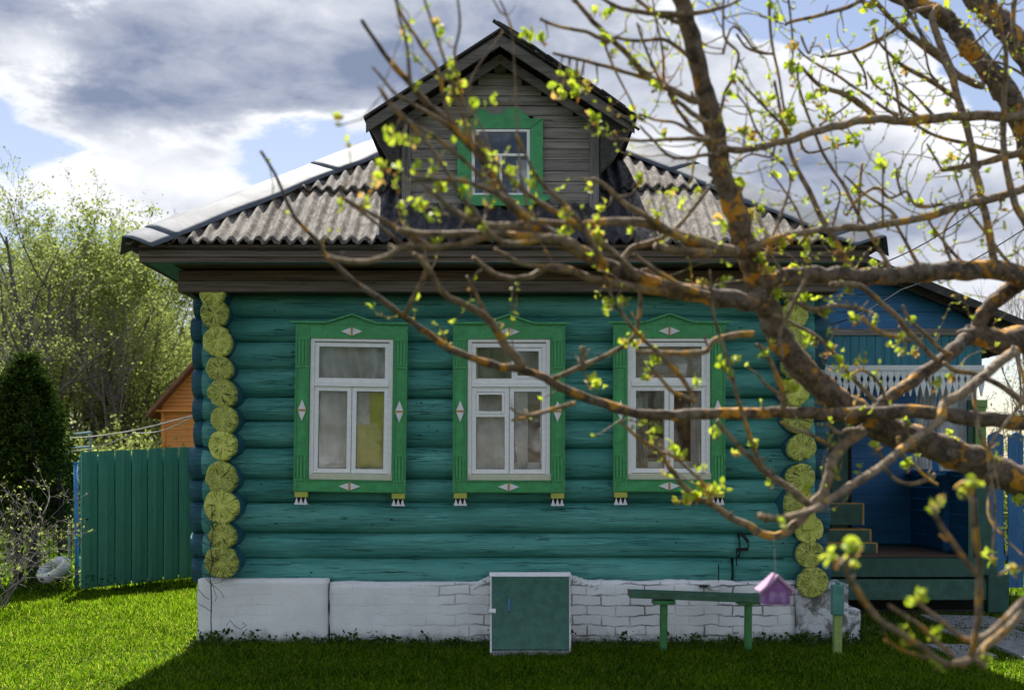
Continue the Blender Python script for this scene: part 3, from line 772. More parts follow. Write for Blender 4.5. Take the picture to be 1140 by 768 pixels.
# hip flashing
def flashing(sgn):
    n = 46; rs = random.Random(3 if sgn > 0 else 4)
    for seg, (ta, tb) in enumerate(((-.02, .16), (.13, 1.42), (1.38, 2.25), (2.2, 3.25))):
        k = max(6, int((tb - ta) / .05)); rows = 9
        P = np.zeros((k + 1, rows, 3))
        for i in range(k + 1):
            t = ta + (tb - ta) * i / k
            hx = HX0 + t if sgn > 0 else HX1 - t
            hp = Vector((hx, YE0 + t, ZE0 + SL * t + .085 + .004 * seg))
            for j in range(rows):
                f = (j - 4) / 4           # -1 side slope .. +1 front slope
                wd = .42 + .014 * math.sin(t * 9)
                rip = .013 * mnoise.noise(Vector((t * 2.2, f * 1.5, 3 * sgn))) + .006 * mnoise.noise(Vector((t * 9, f * 3, 3 * sgn)))
                if f >= 0: q = hp + Vector((sgn * wd * f * .72, -wd * f * .28, -wd * f * .28 * SL - .03 * f * f)) 
                else: q = hp + Vector((sgn * wd * f * .28 , -wd * f * .72, 0)) + Vector((0, 0, wd * f * .28 * SL + .0)) - Vector((0, 0, .03 * f * f))
                q.z += rip
                P[i, j] = q
        o = grid_mesh('hip_flashing', P, M['zinc'], house); s = o.modifiers.new('t', 'SOLIDIFY'); s.thickness = .006; s.offset = 0
flashing(1); flashing(-1)
# ridge cap
mb = MB(); mb.tube([(xmid, YE0 + TM - .05, ZE0 + SL * TM + .05), (xmid, YE0 + RD - TM + .05, ZE0 + SL * TM + .05)], .1, 8); mb.build('ridge_cap', M['zinc'], house)

# dormer -------------------------------------------------------------
YD = 10.98
dx0, dx1 = X_(448, YD), X_(666, YD); dcx = X_(556.5, YD - .3)
apz = Z_(36, 10.62); slp = .645
ez = lambda x: apz - slp * abs(x - dcx)
mb = MB(); z = 3.72; wo = (X_(520, YD), X_(594, YD), Z_(222, YD), Z_(140, YD))
rs = random.Random(2)
while z < apz - .2:
    hh = rs.uniform(.085, .115); za, zb = z, z + hh - .006
    def span(zq): return max(dx0, dcx - (apz - .12 - zq) / slp), min(dx1, dcx + (apz - .12 - zq) / slp)
    a, b_ = span(zb)
    yf = YD + rs.uniform(-.006, .004)
    segs = [(a, b_)]
    if zb > wo[2] and za < wo[3]: segs = [(a, wo[0]), (wo[1], b_)]
    for (p0, p1) in segs:
        if p1 - p0 > .05:
            if rs.random() < .35 and p1 - p0 > .8:
                pm = rs.uniform(p0 + .3, p1 - .3); mb.box(p0, pm - .002, yf, yf + .03, za, zb, .0025); mb.box(pm + .002, p1, yf - .003, yf + .03, za, zb, .0025)
            else: mb.box(p0, p1, yf, yf + .03, za, zb, .0025)
    z += hh
dw = mb.build('dormer_wall', M['grey_wood'], house)
mb = MB()
mb.box(dx0, wo[0], YD + .031, YD + .05, 3.7, 4.75); mb.box(wo[1], dx1, YD + .031, YD + .05, 3.7, 4.75); mb.box(wo[0], wo[1], YD + .031, YD + .05, 3.7, wo[2]); mb.box(wo[0], wo[1], YD + .031, YD + .05, wo[3], 5.2)
for xx in (dx0, dx1 - .03): mb.box(xx, xx + .03, YD + .05, YD + 3.0, 3.8, 4.85)
mb.box(dx0, dx1, YD + 1.2, YD + 1.23, 3.8, 5.2); mb.build('dormer_lining', M['dark_wood'], house)
mb = MB()
for a, b_ in ((dx0 - .005, dx0 + .085), (dx1 - .085, dx1 + .005)): mb = MB(); mb.box(a, b_, YD - .035, YD - .008, 3.80, ez(a + .04) - .16, .002); mb.build('dormer_corner_board', M['grey_wood_z'], dw, bevel=.003)
# dormer roof
ex0, ex1 = X_(405, 10.62), X_(709, 10.62)
mb = MB(); YR0, YR1 = 10.60, 13.9
for sgn, ex in ((-1, ex0), (1, ex1)):
    for L, (off, th, yo) in enumerate(((0.0, .022, 0), (.03, .022, .03))):
        zt0, zt1 = apz + .03 - off, ez(ex) + .03 - off
        vs = []
        for y in (YR0 + yo, YR1):
            vs += [(dcx, y, zt0), (ex - sgn * .02 * L, y, zt1), (ex - sgn * .02 * L, y, zt1 - th), (dcx, y, zt0 - th)]
        mb.add(vs, [(0, 1, 2, 3), (7, 6, 5, 4), (0, 4, 5, 1), (1, 5, 6, 2), (2, 6, 7, 3), (3, 7, 4, 0)])
rf = mb.build('dormer_roof', M['dark_wood'], house)
# splintered board tips at the ridge and eave
mb = MB()
for k in range(7):
    x = dcx + .02 + k * .16; zz = ez(x) + .045
    mb.bar((x - .08, YR0 - .02 - .02 * random.random(), zz + .05), (x + .14, YR0 + .01, zz - .09), .05, .014)
mb.bar((dcx - .02, YR0 - .02, apz + .07), (dcx + .2, YR0, apz - .05), .06, .014); pass
mb.bar((ex1 - .25, YR0 - .03, ez(ex1 - .25) + .03), (ex1 + .05, YR0 - .03, ez(ex1 + .05) + .02), .05, .012); mb.bar((ex1 - .2, YR0 - .01, ez(ex1 - .2) - .06), (ex1 + .02, YR0, ez(ex1) - .09), .04, .012)
mb.build('roof_board', M['dark_wood'], rf)
# rake boards: outer and inner, mitred at the peak
def rake(y0, y1, o0, o1, reach, mat):
    for sgn, ex in ((-1, ex0), (1, ex1)):
        x1 = dcx + sgn * (abs(ex - dcx) * reach)
        pts = [(dcx, apz - o0), (x1, ez(x1) - o0), (x1, ez(x1) - o1), (dcx, apz - o1)]
        mb = MB(); mb.prism(pts if sgn > 0 else pts[::-1], y0, y1); mb.build('rake_board', mat, rf, bevel=.003)
rake(10.62, 10.645, .02, .125, .985, M['rake_wood'])
rake(10.80, 10.83, .13, .225, .86, M['rake_wood'])
for sgn, ex, wx in ((-1, ex0, dx0), (1, ex1, dx1)):
    mb = MB(); zz = ez(ex)
    xa, xb = (ex + .03, wx - .005) if sgn < 0 else (wx + .005, ex - .03)
    pts = [(xa, ez(xa) - .03), (xb, ez(xb) - .03), (xb, ez(ex) - .42), (xa + (.16 if sgn < 0 else 0), ez(ex) - .30)] if sgn < 0 else [(xa, ez(xa) - .03), (xb, ez(xb) - .03), (xb - .16, ez(ex) - .30), (xa, ez(ex) - .42)]
    mb.prism(pts, 10.72, 10.9)
    mb.build('eave_box', M['dark_wood'], rf)
    for yy in (11.3, 12.0, 12.7): mb = MB(); mb.bar((dcx + sgn * .1, yy, apz - .12), (ex - sgn * .05, yy, ez(ex - sgn * .05) - .07), .05, .08); mb.build('rafter', M['dark_wood'], rf)

# ---- windows -------------------------------------------------------
PXM = F / 10.95
def make_window(k, style):
    cx, cy, ang = WIN[k]
    w_ = empty('window', Vector((X_(cx, 10.95), 10.95, Z_(cy, 10.95))) - wloc(house), house, (0, -ang, 0))
    U = lambda u: (u - 388) / PXM          # u,v: pixel layout of the first window, centre (388,455)
    Vv = lambda v: -(v - 455) / PXM
    def bx(mb, u0, v0, u1, v1, y0, y1, j=0): mb.box(U(u0), U(u1), y0, y1, Vv(v1), Vv(v0), j)
    L, Rr, T, B = 326, 450, 361, 548
    fu0, fu1, fv0, fv1 = 342, 434, 377, 534
    mb = MB()
    bx(mb, L, T, Rr, fv0, -.03, .02); bx(mb, L, 534.5, Rr, B, -.03, .02)
    bx(mb, L, fv0 + .1, fu0 - .5, 534.4, -.028, .02); bx(mb, fu1 + .5, fv0 + .1, Rr, 534.4, -.028, .02)
    # pediment
    pk = [(U(L - 4), Vv(361)), (U(362), Vv(361)), (U(388), Vv(352)), (U(414), Vv(361)), (U(Rr + 4), Vv(361)), (U(Rr + 4), Vv(358.5)), (U(415), Vv(358)), (U(388), Vv(348.5)), (U(361), Vv(358)), (U(L - 4), Vv(358.5))]
    cas = mb.build('casing', M['green'], w_, True, bevel=.002)
    m2 = MB(); m2.prism([pk[1], pk[2], pk[3]], -.024, .0); bx(m2, L + 3, 361.2, Rr - 3, 362.5, -.036, -.0305); m2.build('casing_pediment', M['green'], w_, True)
    m2 = MB(); 
    m2.bar((U(L - 5), -.04, Vv(360)), (U(361), -.04, Vv(360)), .045, .016); m2.bar((U(415), -.04, Vv(360)), (U(Rr + 5), -.04, Vv(360)), .045, .016)
    m2.bar((U(360), -.04, Vv(360)), (U(388.3), -.04, Vv(350.6)), .045, .015); m2.bar((U(387.7), -.042, Vv(350.6)), (U(416), -.042, Vv(360)), .045, .015)
    m2.bar((U(388), -.03, Vv(352)), (U(388), -.03, Vv(361)), .012, .012)
    # fluting and rails
    for s0 in (L, fu1 + 1):
        for (va, vb) in ((379, 407), (508, 533)):
            for q in (4.2, 8, 11.8): bx(m2, s0 + q - 1.0, va, s0 + q + 1.0, vb, -.040, -.0285)
        for v in (378, 409, 506.5, 534.6): bx(m2, s0 + .5, v - .9, s0 + 15.5, v + .9, -.042, -.0285)
        for q in (2.2, 13.8): bx(m2, s0 + q - .8, 362.5, s0 + q + .8, 376, -.038, -.030); bx(m2, s0 + q - .8, 536, s0 + q + .8, 547, -.038, -.030)
    # twisted rope edging
    for s0 in (L + .8, fu0 - 2, fu1 + 2.2, Rr - .8):
        v = 364
        while v < 546:
            if s0 in (L + .8, Rr - .8) or 379 < v < 532: m2.bar((U(s0 - 1.0), -.036, Vv(v)), (U(s0 + 1.0), -.036, Vv(v + 1.8)), .016, .011)
            v += 2.7
    u = L + 3
    while u < Rr - 3:
        m2.bar((U(u), -.034, Vv(547)), (U(u + 1.5), -.034, Vv(546)), .012, .008); m2.bar((U(u), -.034, Vv(535.6)), (U(u + 1.5), -.034, Vv(534.8)), .012, .008)
        u += 2.1
    m2.build('casing_relief', M['green_thin'], w_, True)
    m2 = MB(); rn = random.Random(k + 3)
    for (u_, v_) in [(L + 8, y_) for y_ in (366, 420, 490, 541)] + [(Rr - 8, y_) for y_ in (366, 420, 490, 541)] + [(360, 372), (416, 372), (360, 545), (416, 545)]:
        c_ = (U(u_ + rn.uniform(-2, 2)), -.0305, Vv(v_ + rn.uniform(-2, 2))); m2.tube([c_, (c_[0], -.033, c_[2])], .0045, 7)
    o_ = m2.build('nail_heads', M['crack'], w_, True); o_['kind'] = 'stuff'
    # diamonds
    for (u, v, hu, hv) in ((388, 369.5, 12, 4.8), (388, 541.3, 12, 4.5), (334, 457.5, 4.8, 12), (442, 457.5, 4.8, 12)):
        m3 = MB(); m3.prism([(U(u - hu), Vv(v)), (U(u), Vv(v + hv)), (U(u + hu), Vv(v)), (U(u), Vv(v - hv))], -.044, -.030); d_ = m3.build('diamond', M['diamond'], w_, True, bevel=.002)
        m4 = MB()
        if hu > hv: bx(m4, u - 1.1, v - hv - .3, u + 1.1, v + hv + .3, -.048, -.0445)
        else: bx(m4, u - hu - .3, v - 1.1, u + hu + .3, v + 1.1, -.048, -.0445)
        m4.build('diamond_band', M['tan'], w_, True)
    # feet
    for s0 in (L + 1, fu1 + 1):
        m5 = MB(); bx(m5, s0, 548.2, s0 + 14.5, 554, -.028, .01); m5.build('casing_foot', M['yellow'], w_, True)
        m6 = MB()
        for q in range(3):
            c0 = s0 + q * 4.9; m6.prism([(U(c0), Vv(562)), (U(c0 + 4.6), Vv(562)), (U(c0 + 2.3), Vv(554.1))], -.03, .0)
        bx(m6, s0, 560.6, s0 + 14.5, 562.2, -.0295, -.001)
        m6.build('casing_foot', M['diamond'], w_, True)
        m6 = MB(); bx(m6, s0 + .2, 554.1, s0 + 14.3, 561, -.014, -.002); m6.build('casing_foot', M['black'], w_, True)
    # white frame (outer) and sashes
    fm = MB()
    bx(fm, fu0, fv0, fu0 + 4.5, fv1, -.012, .10); bx(fm, fu1 - 4.5, fv0, fu1, fv1, -.012, .10); bx(fm, fu0 + 4.5, fv0, fu1 - 4.5, fv0 + 3.5, -.012, .10)
    fm.build('frame', M['white'], w_, True, bevel=.002)
    fm = MB(); bx(fm, fu0 + 2, 527, fu1 + 1, 534, -.03, .09); fm.build('sill', M['cream'], w_, True, bevel=.003)
    fm = MB()
    su0, su1 = fu0 + 4.7, fu1 - 4.7
    def sash(u0, v0, u1, v1, t=4.3, y=.004, d_=.03):
        bx(fm, u0, v0, u0 + t, v1, y, y + d_); bx(fm, u1 - t, v0, u1, v1, y, y + d_); bx(fm, u0 + t, v0, u1 - t, v0 + t, y, y + d_); bx(fm, u0 + t, v1 - t, u1 - t, v1, y, y + d_)
    panes = []
    sash(su0, 381.5, su1, 425.5, 4.6); panes.append((su0 + 4.6, 386, su1 - 4.6, 421))
    bx(fm, su0, 425.7, su1, 430.3, -.016, .05)
    mid = 388.5
    sash(su0, 430.5, mid - .4, 526.5, 4.8); sash(mid + .4, 430.5, su1, 526.5, 4.8)
    panes.append((su0 + 4.8, 435.3, mid - 5.2, 521.7)); panes.append((mid + 5.2, 435.3, su1 - 4.8, 521.7))
    if style == 1:
        bx(fm, 391, 386, 394, 421.2, .006, .03); sash(394, 387, su1 - 4.8, 421, 3.4, -.004, .016)
        bx(fm, su0 + 4.8, 460, mid - 5.2, 463.5, .002, .03); sash(su0 + 5, 436, mid - 5.4, 460, 2.8, -.006, .016)
    fm.build('sash', M['white'], w_, True, bevel=.0015)
    fm = MB(); bx(fm, su0, 381, su1, 381.6, -.002, .02); bx(fm, mid - .35, 430.4, mid + .35, 526.5, .008, .02)
    for (u0, v0, u1, v1) in panes:     # old putty line
        for q in ((u0, v0, u0 + .7, v1), (u1 - .7, v0, u1, v1), (u0, v0, u1, v0 + .7), (u0, v1 - .8, u1, v1)): bx(fm, *q, .012, .0195)
    fm.build('putty_line', M['grey_wood'], w_, True)
    for (u0, v0, u1, v1) in panes:
        m7 = MB(); bx(m7, u0 - .5, v0 - .5, u1 + .5, v1 + .5, .020, .0235); m7.build('pane', M['glass'], w_, True)
    # inner sash of the double window
    fm = MB(); bx(fm, su0, 383, su0 + 6, 527, .13, .16); bx(fm, su1 - 6, 383, su1, 527, .13, .16); bx(fm, mid - 4.5, 428, mid + 4.5, 527, .13, .16); bx(fm, su0, 425, su1, 431, .13, .16); bx(fm, su0, 514, su1, 527, .13, .17)
    fm.build('inner_sash', M['white'], w_, True)
    # curtains
    def curtain(u0, v0, u1, v1, y, mat, waves=5, amp=.012, drape=0, name='curtain'):
        n = 60; P = np.zeros((n + 1, 12, 3))
        for i in range(n + 1):
            for j in range(12):
                fu, fv = i / n, j / 11
                uu = u0 + (u1 - u0) * fu; uu = uu + drape * fv * fv * (1 - fu)
                P[i, j] = (U(uu), y + amp * math.sin(fu * waves * 6.28 + 1.5 * math.sin(fv * 3 + fu * 4)) + .006 * mnoise.noise(Vector((fu * 5, fv * 9, k))), Vv(v0 + (v1 - v0) * fv))
        grid_mesh(name, P, mat, w_, local=True)
    if style == 0:
        curtain(347, 432, 388, 516, .07, M['curtain'], 3, .016)
        curtain(391, 432, 432, 519, .065, M['curtain_yellow'], 1, .004)
        curtain(391, 430, 408, 472, .052, M['curtain'], 1, .006, -8)
        curtain(347, 384, 430, 426, .10, M['curtain'], 5, .02)
    elif style == 1:
        curtain(347, 386, 430, 430, .30, M['curtain_grey'], 5, .03); curtain(347, 462, 388, 522, .06, M['curtain'], 3, .010)
        curtain(391, 430, 409, 520, .07, M['curtain'], 2, .010, 8); curtain(347, 430, 388, 462, .12, M['curtain'], 4, .012)
    else:
        mbb = MB(); v = 386.5
        while v < 424: mbb.bar((U(347), .10, Vv(v)), (U(431), .10, Vv(v + .3)), .02, .0022, up=(0, .5, 1)); v += 1.9
        mbb.build('blind', M['white'], w_, True)
        curtain(347, 432, 366, 524, .08, M['curtain_grey'], 3, .012, 10); curtain(414, 432, 432, 524, .08, M['curtain'], 3, .012, 0)
    # reveal lining so that the cut log ends stay hidden
    fm = MB(); bx(fm, fu0 - .5, fv0, fu0 + .5, fv1, .10, .40); bx(fm, fu1 - .5, fv0, fu1 + .5, fv1, .10, .40); bx(fm, fu0, fv0 - .5, fu1, fv0 + .5, .10, .40); bx(fm, fu0, fv1 - .5, fu1, fv1 + .5, .10, .40)
    fm.build('reveal', M['white'], w_, True)
for k in range(3): make_window(k, k)

# dormer window
YG = 10.94
dwn = empty('dormer_window', at(557, 181, YG) - wloc(house), house)
pm = F / YG
U = lambda u: (u - 557) / pm
Vv = lambda v: -(v - 181) / pm
def bx(mb, u0, v0, u1, v1, y0, y1, j=0): mb.box(U(u0), U(u1), y0, y1, Vv(v1), Vv(v0), j)
mb = MB()
mb.prism([(U(509), Vv(218)), (U(525), Vv(218)), (U(525), Vv(144)), (U(509), Vv(133))], -.01, .03)
mb.prism([(U(590), Vv(218)), (U(604.5), Vv(218)), (U(604.5), Vv(133)), (U(590), Vv(144))], -.01, .03)
crown = [(509, 132.5), (526, 132.5), (530, 125), (536, 121.5), (541, 123), (546, 128), (548, 125.5), (551, 129), (554, 126), (557, 128.5), (560, 125), (563, 121.5), (569, 120), (575, 120), (581, 123), (585, 128), (588, 129.5), (590, 132.5), (604.5, 132.5), (590.3, 143.5), (524.7, 143.5)]
mb.prism([(U(u), Vv(v)) for u, v in crown][::-1], -.012, .028)
sill = [(513, 218.3), (611, 218.3), (612, 223), (604, 227), (598, 227), (590, 230.5), (530, 230.5), (522, 227), (513, 222)]
mb.prism([(U(u), Vv(v)) for u, v in sill][::-1], -.05, .025)
mb.build('casing', M['green'], dwn, True, bevel=.003)
mb = MB()
bx(mb, 525, 144, 528.5, 218, -.003, .05); bx(mb, 586.5, 144, 590, 218, -.003, .05); bx(mb, 528.5, 144, 586.5, 147, -.003, .05); bx(mb, 528.5, 215, 586.5, 218, -.003, .05)
bx(mb, 528.5, 171, 586.5, 174, -.002, .045); bx(mb, 556, 174, 559, 215, -.001, .04); mb.build('sash', M['white'], dwn, True, bevel=.002)
for q in ((528, 146.5, 587, 171.5), (528, 173.5, 556.3, 215.5), (558.7, 173.5, 587, 215.5)):
    mb = MB(); bx(mb, *q, .018, .021); mb.build('pane', M['glass'], dwn, True)
mb = MB(); mb.add([(U(536), .12, Vv(217)), (U(558), .12, Vv(217)), (U(552), .12, Vv(176)), (U(545), .12, Vv(174))], [(0, 1, 2, 3)]); bx(mb, 575, 174, 590, 217, .15, .152); mb.build('curtain', M['curtain'], dwn, True)

# foundation --------------------------------------------------------
def rough_box(name, x0, x1, y0, y1, z0, z1, mat, parent, amp=.012, step=.05, topwob=.02, seed=1, batter=0):
    nx = max(2, int((x1 - x0) / step)); nz = max(2, int((z1 - z0) / step)); ny = 3
    mb = MB()
    def pt(u, v, wq):
        x = x0 + (x1 - x0) * u; z = z0 + (z1 - z0) * v; y = y0 + (y1 - y0) * wq
        nn = mnoise.noise(Vector((x * 3.1, z * 3.7, seed))) + .5 * mnoise.noise(Vector((x * 11, z * 12, seed)))
        y -= amp * nn if wq == 0 else 0
        y -= batter * (1 - v) if wq == 0 else 0
        if u in (0, 1): x += amp * .8 * mnoise.noise(Vector((z * 8, y * 3, seed + u * 9)))
        if v == 1: z += topwob * mnoise.noise(Vector((x * 3, 1, seed))) + topwob * .6 * mnoise.noise(Vector((x * 14, 1, seed)))
        return (x, y, z)
    def sheet(fn, a, b_):
        base = len(mb.v)
        for i in range(a + 1):
            for j in range(b_ + 1): mb.v.append(fn(i / a, j / b_))
        for i in range(a):
            for j in range(b_): mb.f.append((base + i * (b_ + 1) + j, base + (i + 1) * (b_ + 1) + j, base + (i + 1) * (b_ + 1) + j + 1, base + i * (b_ + 1) + j + 1))
    sheet(lambda u, v: pt(u, v, 0), nx, nz); sheet(lambda u, v: pt(u, 1, v), nx, ny); sheet(lambda u, v: pt(0, v, 1 - u), ny, nz); sheet(lambda u, v: pt(1, v, u), ny, nz)
    me = bpy.data.meshes.new(name); me.from_pydata(mb.v, [], mb.f); me.update()
    import bmesh
    bm = bmesh.new(); bm.from_mesh(me); bmesh.ops.remove_doubles(bm, verts=bm.verts, dist=.0005); bm.to_mesh(me); bm.free()
    o = finish(me, name, mat, parent)
    o.data.shade_smooth(); return o
zf = Z_(648, YW)
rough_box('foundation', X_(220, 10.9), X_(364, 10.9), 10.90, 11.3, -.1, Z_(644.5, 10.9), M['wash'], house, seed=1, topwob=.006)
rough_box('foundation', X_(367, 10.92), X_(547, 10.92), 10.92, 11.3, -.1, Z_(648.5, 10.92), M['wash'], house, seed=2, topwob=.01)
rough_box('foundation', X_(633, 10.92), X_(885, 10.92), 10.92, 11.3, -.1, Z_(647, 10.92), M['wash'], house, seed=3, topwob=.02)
pq = rough_box('corner_pillar', X_(887, 10.88), X_(930, 10.88), 10.88, 11.4, -.1, Z_(655, 10.88), M['pier'], house, seed=4, amp=.02)
rough_box('corner_pillar', X_(900, 10.98), X_(944, 10.98), 10.98, 11.4, -.1, Z_(649, 10.98), M['pier'], house, seed=5, amp=.02)
rough_box('corner_pillar', X_(931, 10.86), X_(957, 10.86), 10.86, 11.3, -.1, Z_(678, 10.86), M['pier'], house, seed=6, amp=.02)
mb = MB(); mb.box(X_(225, 11), X_(900, 11), 11.0, 18.2, -.1, zf - .01); mb.build('foundation_core', M['black'], house)
# cement fillet under the bottom log near the hatch, and a round lump by the bench
mb = MB(); pts = []
for (a, b_, h) in ((527, 546, 9), (633, 662, 10)):
    mb = MB()
    for q in range(6):
        f = q / 5; f = f if a == 527 else 1 - f
        px = a + (b_ - a) * q / 5; mb.tube([at(px, 652 - h * f, 10.93), at(px + 3, 652 - h * f + 2, 10.95)], .035, 8)
    mb.build('cement_patch', M['wash'], house)
mb = MB(); mb.tube([at(796, 651, 10.86), at(796, 651, 10.98)], .047, 16)
mb.build('cement_patch', M['wash'], house)
mb = MB()
for (u0, u1, v, h) in ((779, 787, 652.5, 2.2),): mb.box(X_(u0, 10.9), X_(u1, 10.9), 10.885, 10.91, Z_(v + h / 2, 10.9), Z_(v - h / 2, 10.9), .006)
pts = [(796, 624), (796, 611), (822, 611)]
mb.build('wall_gap', M['black'], house)
# cut joint of the lowest logs
mb = MB()
Yj = 10.985
def strip(path, wd):
    for (a, b_) in zip(path[:-1], path[1:]): mb.bar(at(a[0], a[1], Yj), at(b_[0], b_[1], Yj), wd, .03)
strip([(824, 592), (833, 603), (833, 611), (820, 611.5), (820, 630)], .006); mb.build('log_joint', M['black'], house); mb = MB(); strip([(800, 628), (800, 648)], .006); mb.build('log_joint', M['black'], house)

# cellar hatch --------------------------------------------------------
Yb, Yt = 10.17, 10.80
hb = lambda u, v, off=0: (lambda f: Vector((X_(u, Yb + (Yt - Yb) * f), Yb + (Yt - Yb) * f - off, 0)))(0)
zb_, zt_ = Z_(727, Yb), Z_(643, Yt)
def plate(mb, u0, u1, f0, f1, o0, o1):
    """slab lying in the sloping plane; u px, f 0 bottom..1 top, o offset outwards"""
    vs = []
    dy, dz = Yt - Yb, zt_ - zb_; L = math.hypot(dy, dz); nrm = Vector((0, -dz / L, dy / L))
    for o_ in (o0, o1):
        for (u, f) in ((u0, f0), (u1, f0), (u1, f1), (u0, f1)):
            y = Yb + dy * f; vs.append(Vector((X_(u, y), y, zb_ + dz * f)) + nrm * o_)
    mb.add(vs, [(3, 2, 1, 0), (4, 5, 6, 7), (0, 1, 5, 4), (1, 2, 6, 5), (2, 3, 7, 6), (3, 0, 4, 7)])
mb = MB(); plate(mb, 547.5, 633.5, .02, .985, .012, .035); ht = mb.build('cellar_hatch', M['dark_green'], house, bevel=.004)
mb = MB(); plate(mb, 545.5, 547.6, 0, 1.0, -.04, .014); plate(mb, 633.4, 634.6, 0, 1.0, -.04, .012); plate(mb, 545, 635, .99, 1.05, -.04, .03); mb.build('hatch_frame', M['white'], ht)
mb = MB(); 
for (u, ys) in ((546.5, 0), (633.5, 0)):
    xa, xb2 = X_(u, Yb), X_(u, Yt); t_ = .02
    mb.add([(xa, Yb + .03, 0), (xb2, 10.95, 0), (xb2, 10.95, zt_), (xa, Yb + .03, zb_ + .02), (xa + t_, Yb + .03, 0), (xb2 + t_, 10.95, 0), (xb2 + t_, 10.95, zt_), (xa + t_, Yb + .03, zb_ + .02)],
           [(0, 1, 2, 3), (7, 6, 5, 4), (0, 3, 7, 4), (1, 5, 6, 2), (3, 2, 6, 7), (0, 4, 5, 1)])
mb.build('hatch_cheek', M['wash'], ht)
mb = MB(); mb.box(X_(548, Yb), X_(634, Yb), Yb - .05, Yb + .06, -.05, .035, .006); mb.build('hatch_threshold', M['concrete'], ht, bevel=.006)
mb = MB(); plate(mb, 565.7, 567.6, .50, .66, .036, .05); mb.build('handle', M['metal_blue'], ht)
mb = MB(); plate(mb, 545, 552, .48, .53, .03, .05); mb.build('latch', M['diamond'], ht)
# dry vine on the left corner is its own plant
root = setp(empty('climbing_plant', at(236, 704, 10.82)), 'dry leafless vine climbing the left corner of the white foundation', 'plant')
mb = MB(); rs = random.Random(8)
stem = [(236, 708), (235.5, 690), (236, 670), (235.5, 650), (234, 640), (237, 625), (235, 608), (238, 590), (236, 575), (237, 560)]
mb.tube([at(a, b_, 10.80) + Vector((0, -.02, 0)) for a, b_ in stem], [.006, .006, .006, .006, .005, .005, .004, .004, .003, .002], 6)
for _ in range(26):
    q = rs.randint(3, 8); a, b_ = stem[q]; p0 = at(a, b_, 10.78)
    pts = [p0]; d = Vector((rs.uniform(-1, 1), 0, rs.uniform(-.2, 1))).normalized()
    for s in range(5): d = (d + Vector((rs.uniform(-.6, .6), rs.uniform(-.2, .2), rs.uniform(-.6, .6)))).normalized(); pts.append(pts[-1] + d * .035)
    mb.tube(pts, .0025, 4)
for path in (((220, 655), (228, 664), (233, 667)), ((221, 672), (229, 676), (235, 680)), ((252, 696), (256, 690), (262, 697), (268, 700), (274, 696), (270, 692))):
    mb.tube([at(a, b_, 10.84) for a, b_ in path], .003, 4)
mb.build('stem', M['twig'], root)

# bench ---------------------------------------------------------------
YB = 10.38
bench = setp(empty('bench', at(772, 724, YB)), 'narrow green plank bench in front of the whitewashed brick foundation', 'bench')
mb = MB(); zt_b, zb_b = Z_(658, YB), Z_(666, YB)
mb.add([(X_(700, YB), YB - .10, zt_b + .01), (X_(846, YB), YB - .10, zt_b - .03), (X_(846, YB), YB + .12, zt_b - .03), (X_(700, YB), YB + .12, zt_b + .01),
        (X_(700, YB), YB - .10, zb_b + .015), (X_(846, YB), YB - .10, zb_b - .03), (X_(846, YB), YB + .12, zb_b - .03), (X_(700, YB), YB + .12, zb_b + .015)],
       [(0, 1, 2, 3), (7, 6, 5, 4), (0, 4, 5, 1), (1, 5, 6, 2), (2, 6, 7, 3), (3, 7, 4, 0)]); mb.build('seat', M['bench_top'], bench, bevel=.005)
mb = MB(); mb.box(X_(700.5, YB), X_(846, YB), YB - .104, YB - .101, zb_b - .0, zb_b + .03); 
for u in (738.5, 832.5):
    mb2 = MB(); mb2.tube([(X_(u, YB), YB, -.05), (X_(u + .5, YB), YB, zb_b - .01)], .034, 12); mb2.box(X_(u - 12, YB), X_(u + 12, YB), YB - .08, YB + .08, zb_b - .045, zb_b - .012, .003)
    mb2.build('leg', M['bench_green'], bench, bevel=.002)
# stake ----------------------------------------------------------------
YS = 10.2
st = setp(empty('garden_post', at(932, 727, YS)), 'short wooden post with peeling teal top and yellow green foot by the corner pillar', 'post')
mb = MB(); mb.box(X_(928, YS), X_(936.5, YS), YS - .03, YS + .03, -.1, Z_(684, YS), .003); mb.build('post_foot', m_paint('lime_post_paint', (.26, .36, .10), .15, .6, (8, 8, 8), (.5, .5, .42), .3, .66), st, bevel=.004)
mb = MB(); mb.box(X_(925.5, YS), X_(938.5, YS), YS - .05, YS + .03, Z_(684, YS), Z_(650, YS), .004); mb.box(X_(930, YS), X_(935, YS), YS - .02, YS + .02, Z_(650, YS), Z_(646, YS)); mb.build('post_head', M['stake_teal'], st, bevel=.012)

# ================================================================== PORCH
YP = 13.0
porch = setp(empty('porch', (4.2, YP, 0)), 'blue wooden side porch with white carved valance, open front and dark floor rug', 'porch')
px0 = 3.0
def Bx(mb, u0, v0, u1, v1, Y, d, j=0): mb.box(X_(u0, Y), X_(u1, Y), Y, Y + d, Z_(v1, Y), Z_(v0, Y), j)
mb = MB(); Bx(mb, 880, 621, 1108, 642, YP, .06, .003); mb.box(px0, X_(1108, YP), YP + .06, 16.4, .50, .60); mb.build('floor', M['porch_green'], porch)
mb = MB(); Bx(mb, 880, 645, 1122, 668, YP - .10, .10, .004); mb.build('step_beam', m_paint('worn_green_beam_paint', (.025, .10, .07), .3, .5, (3, 3, 3), (.16, .30, .25), .4, .66), porch, bevel=.008)
mb = MB(); Bx(mb, 1100, 640, 1124, 682, YP - .14, .2, .004); mb.build('corner_block', M['porch_green'], porch, bevel=.01)
mb = MB(); mb.box(px0, 5.3, YP + .35, YP + .38, 0, .5); mb.build('underfloor_skirt', M['black'], porch)
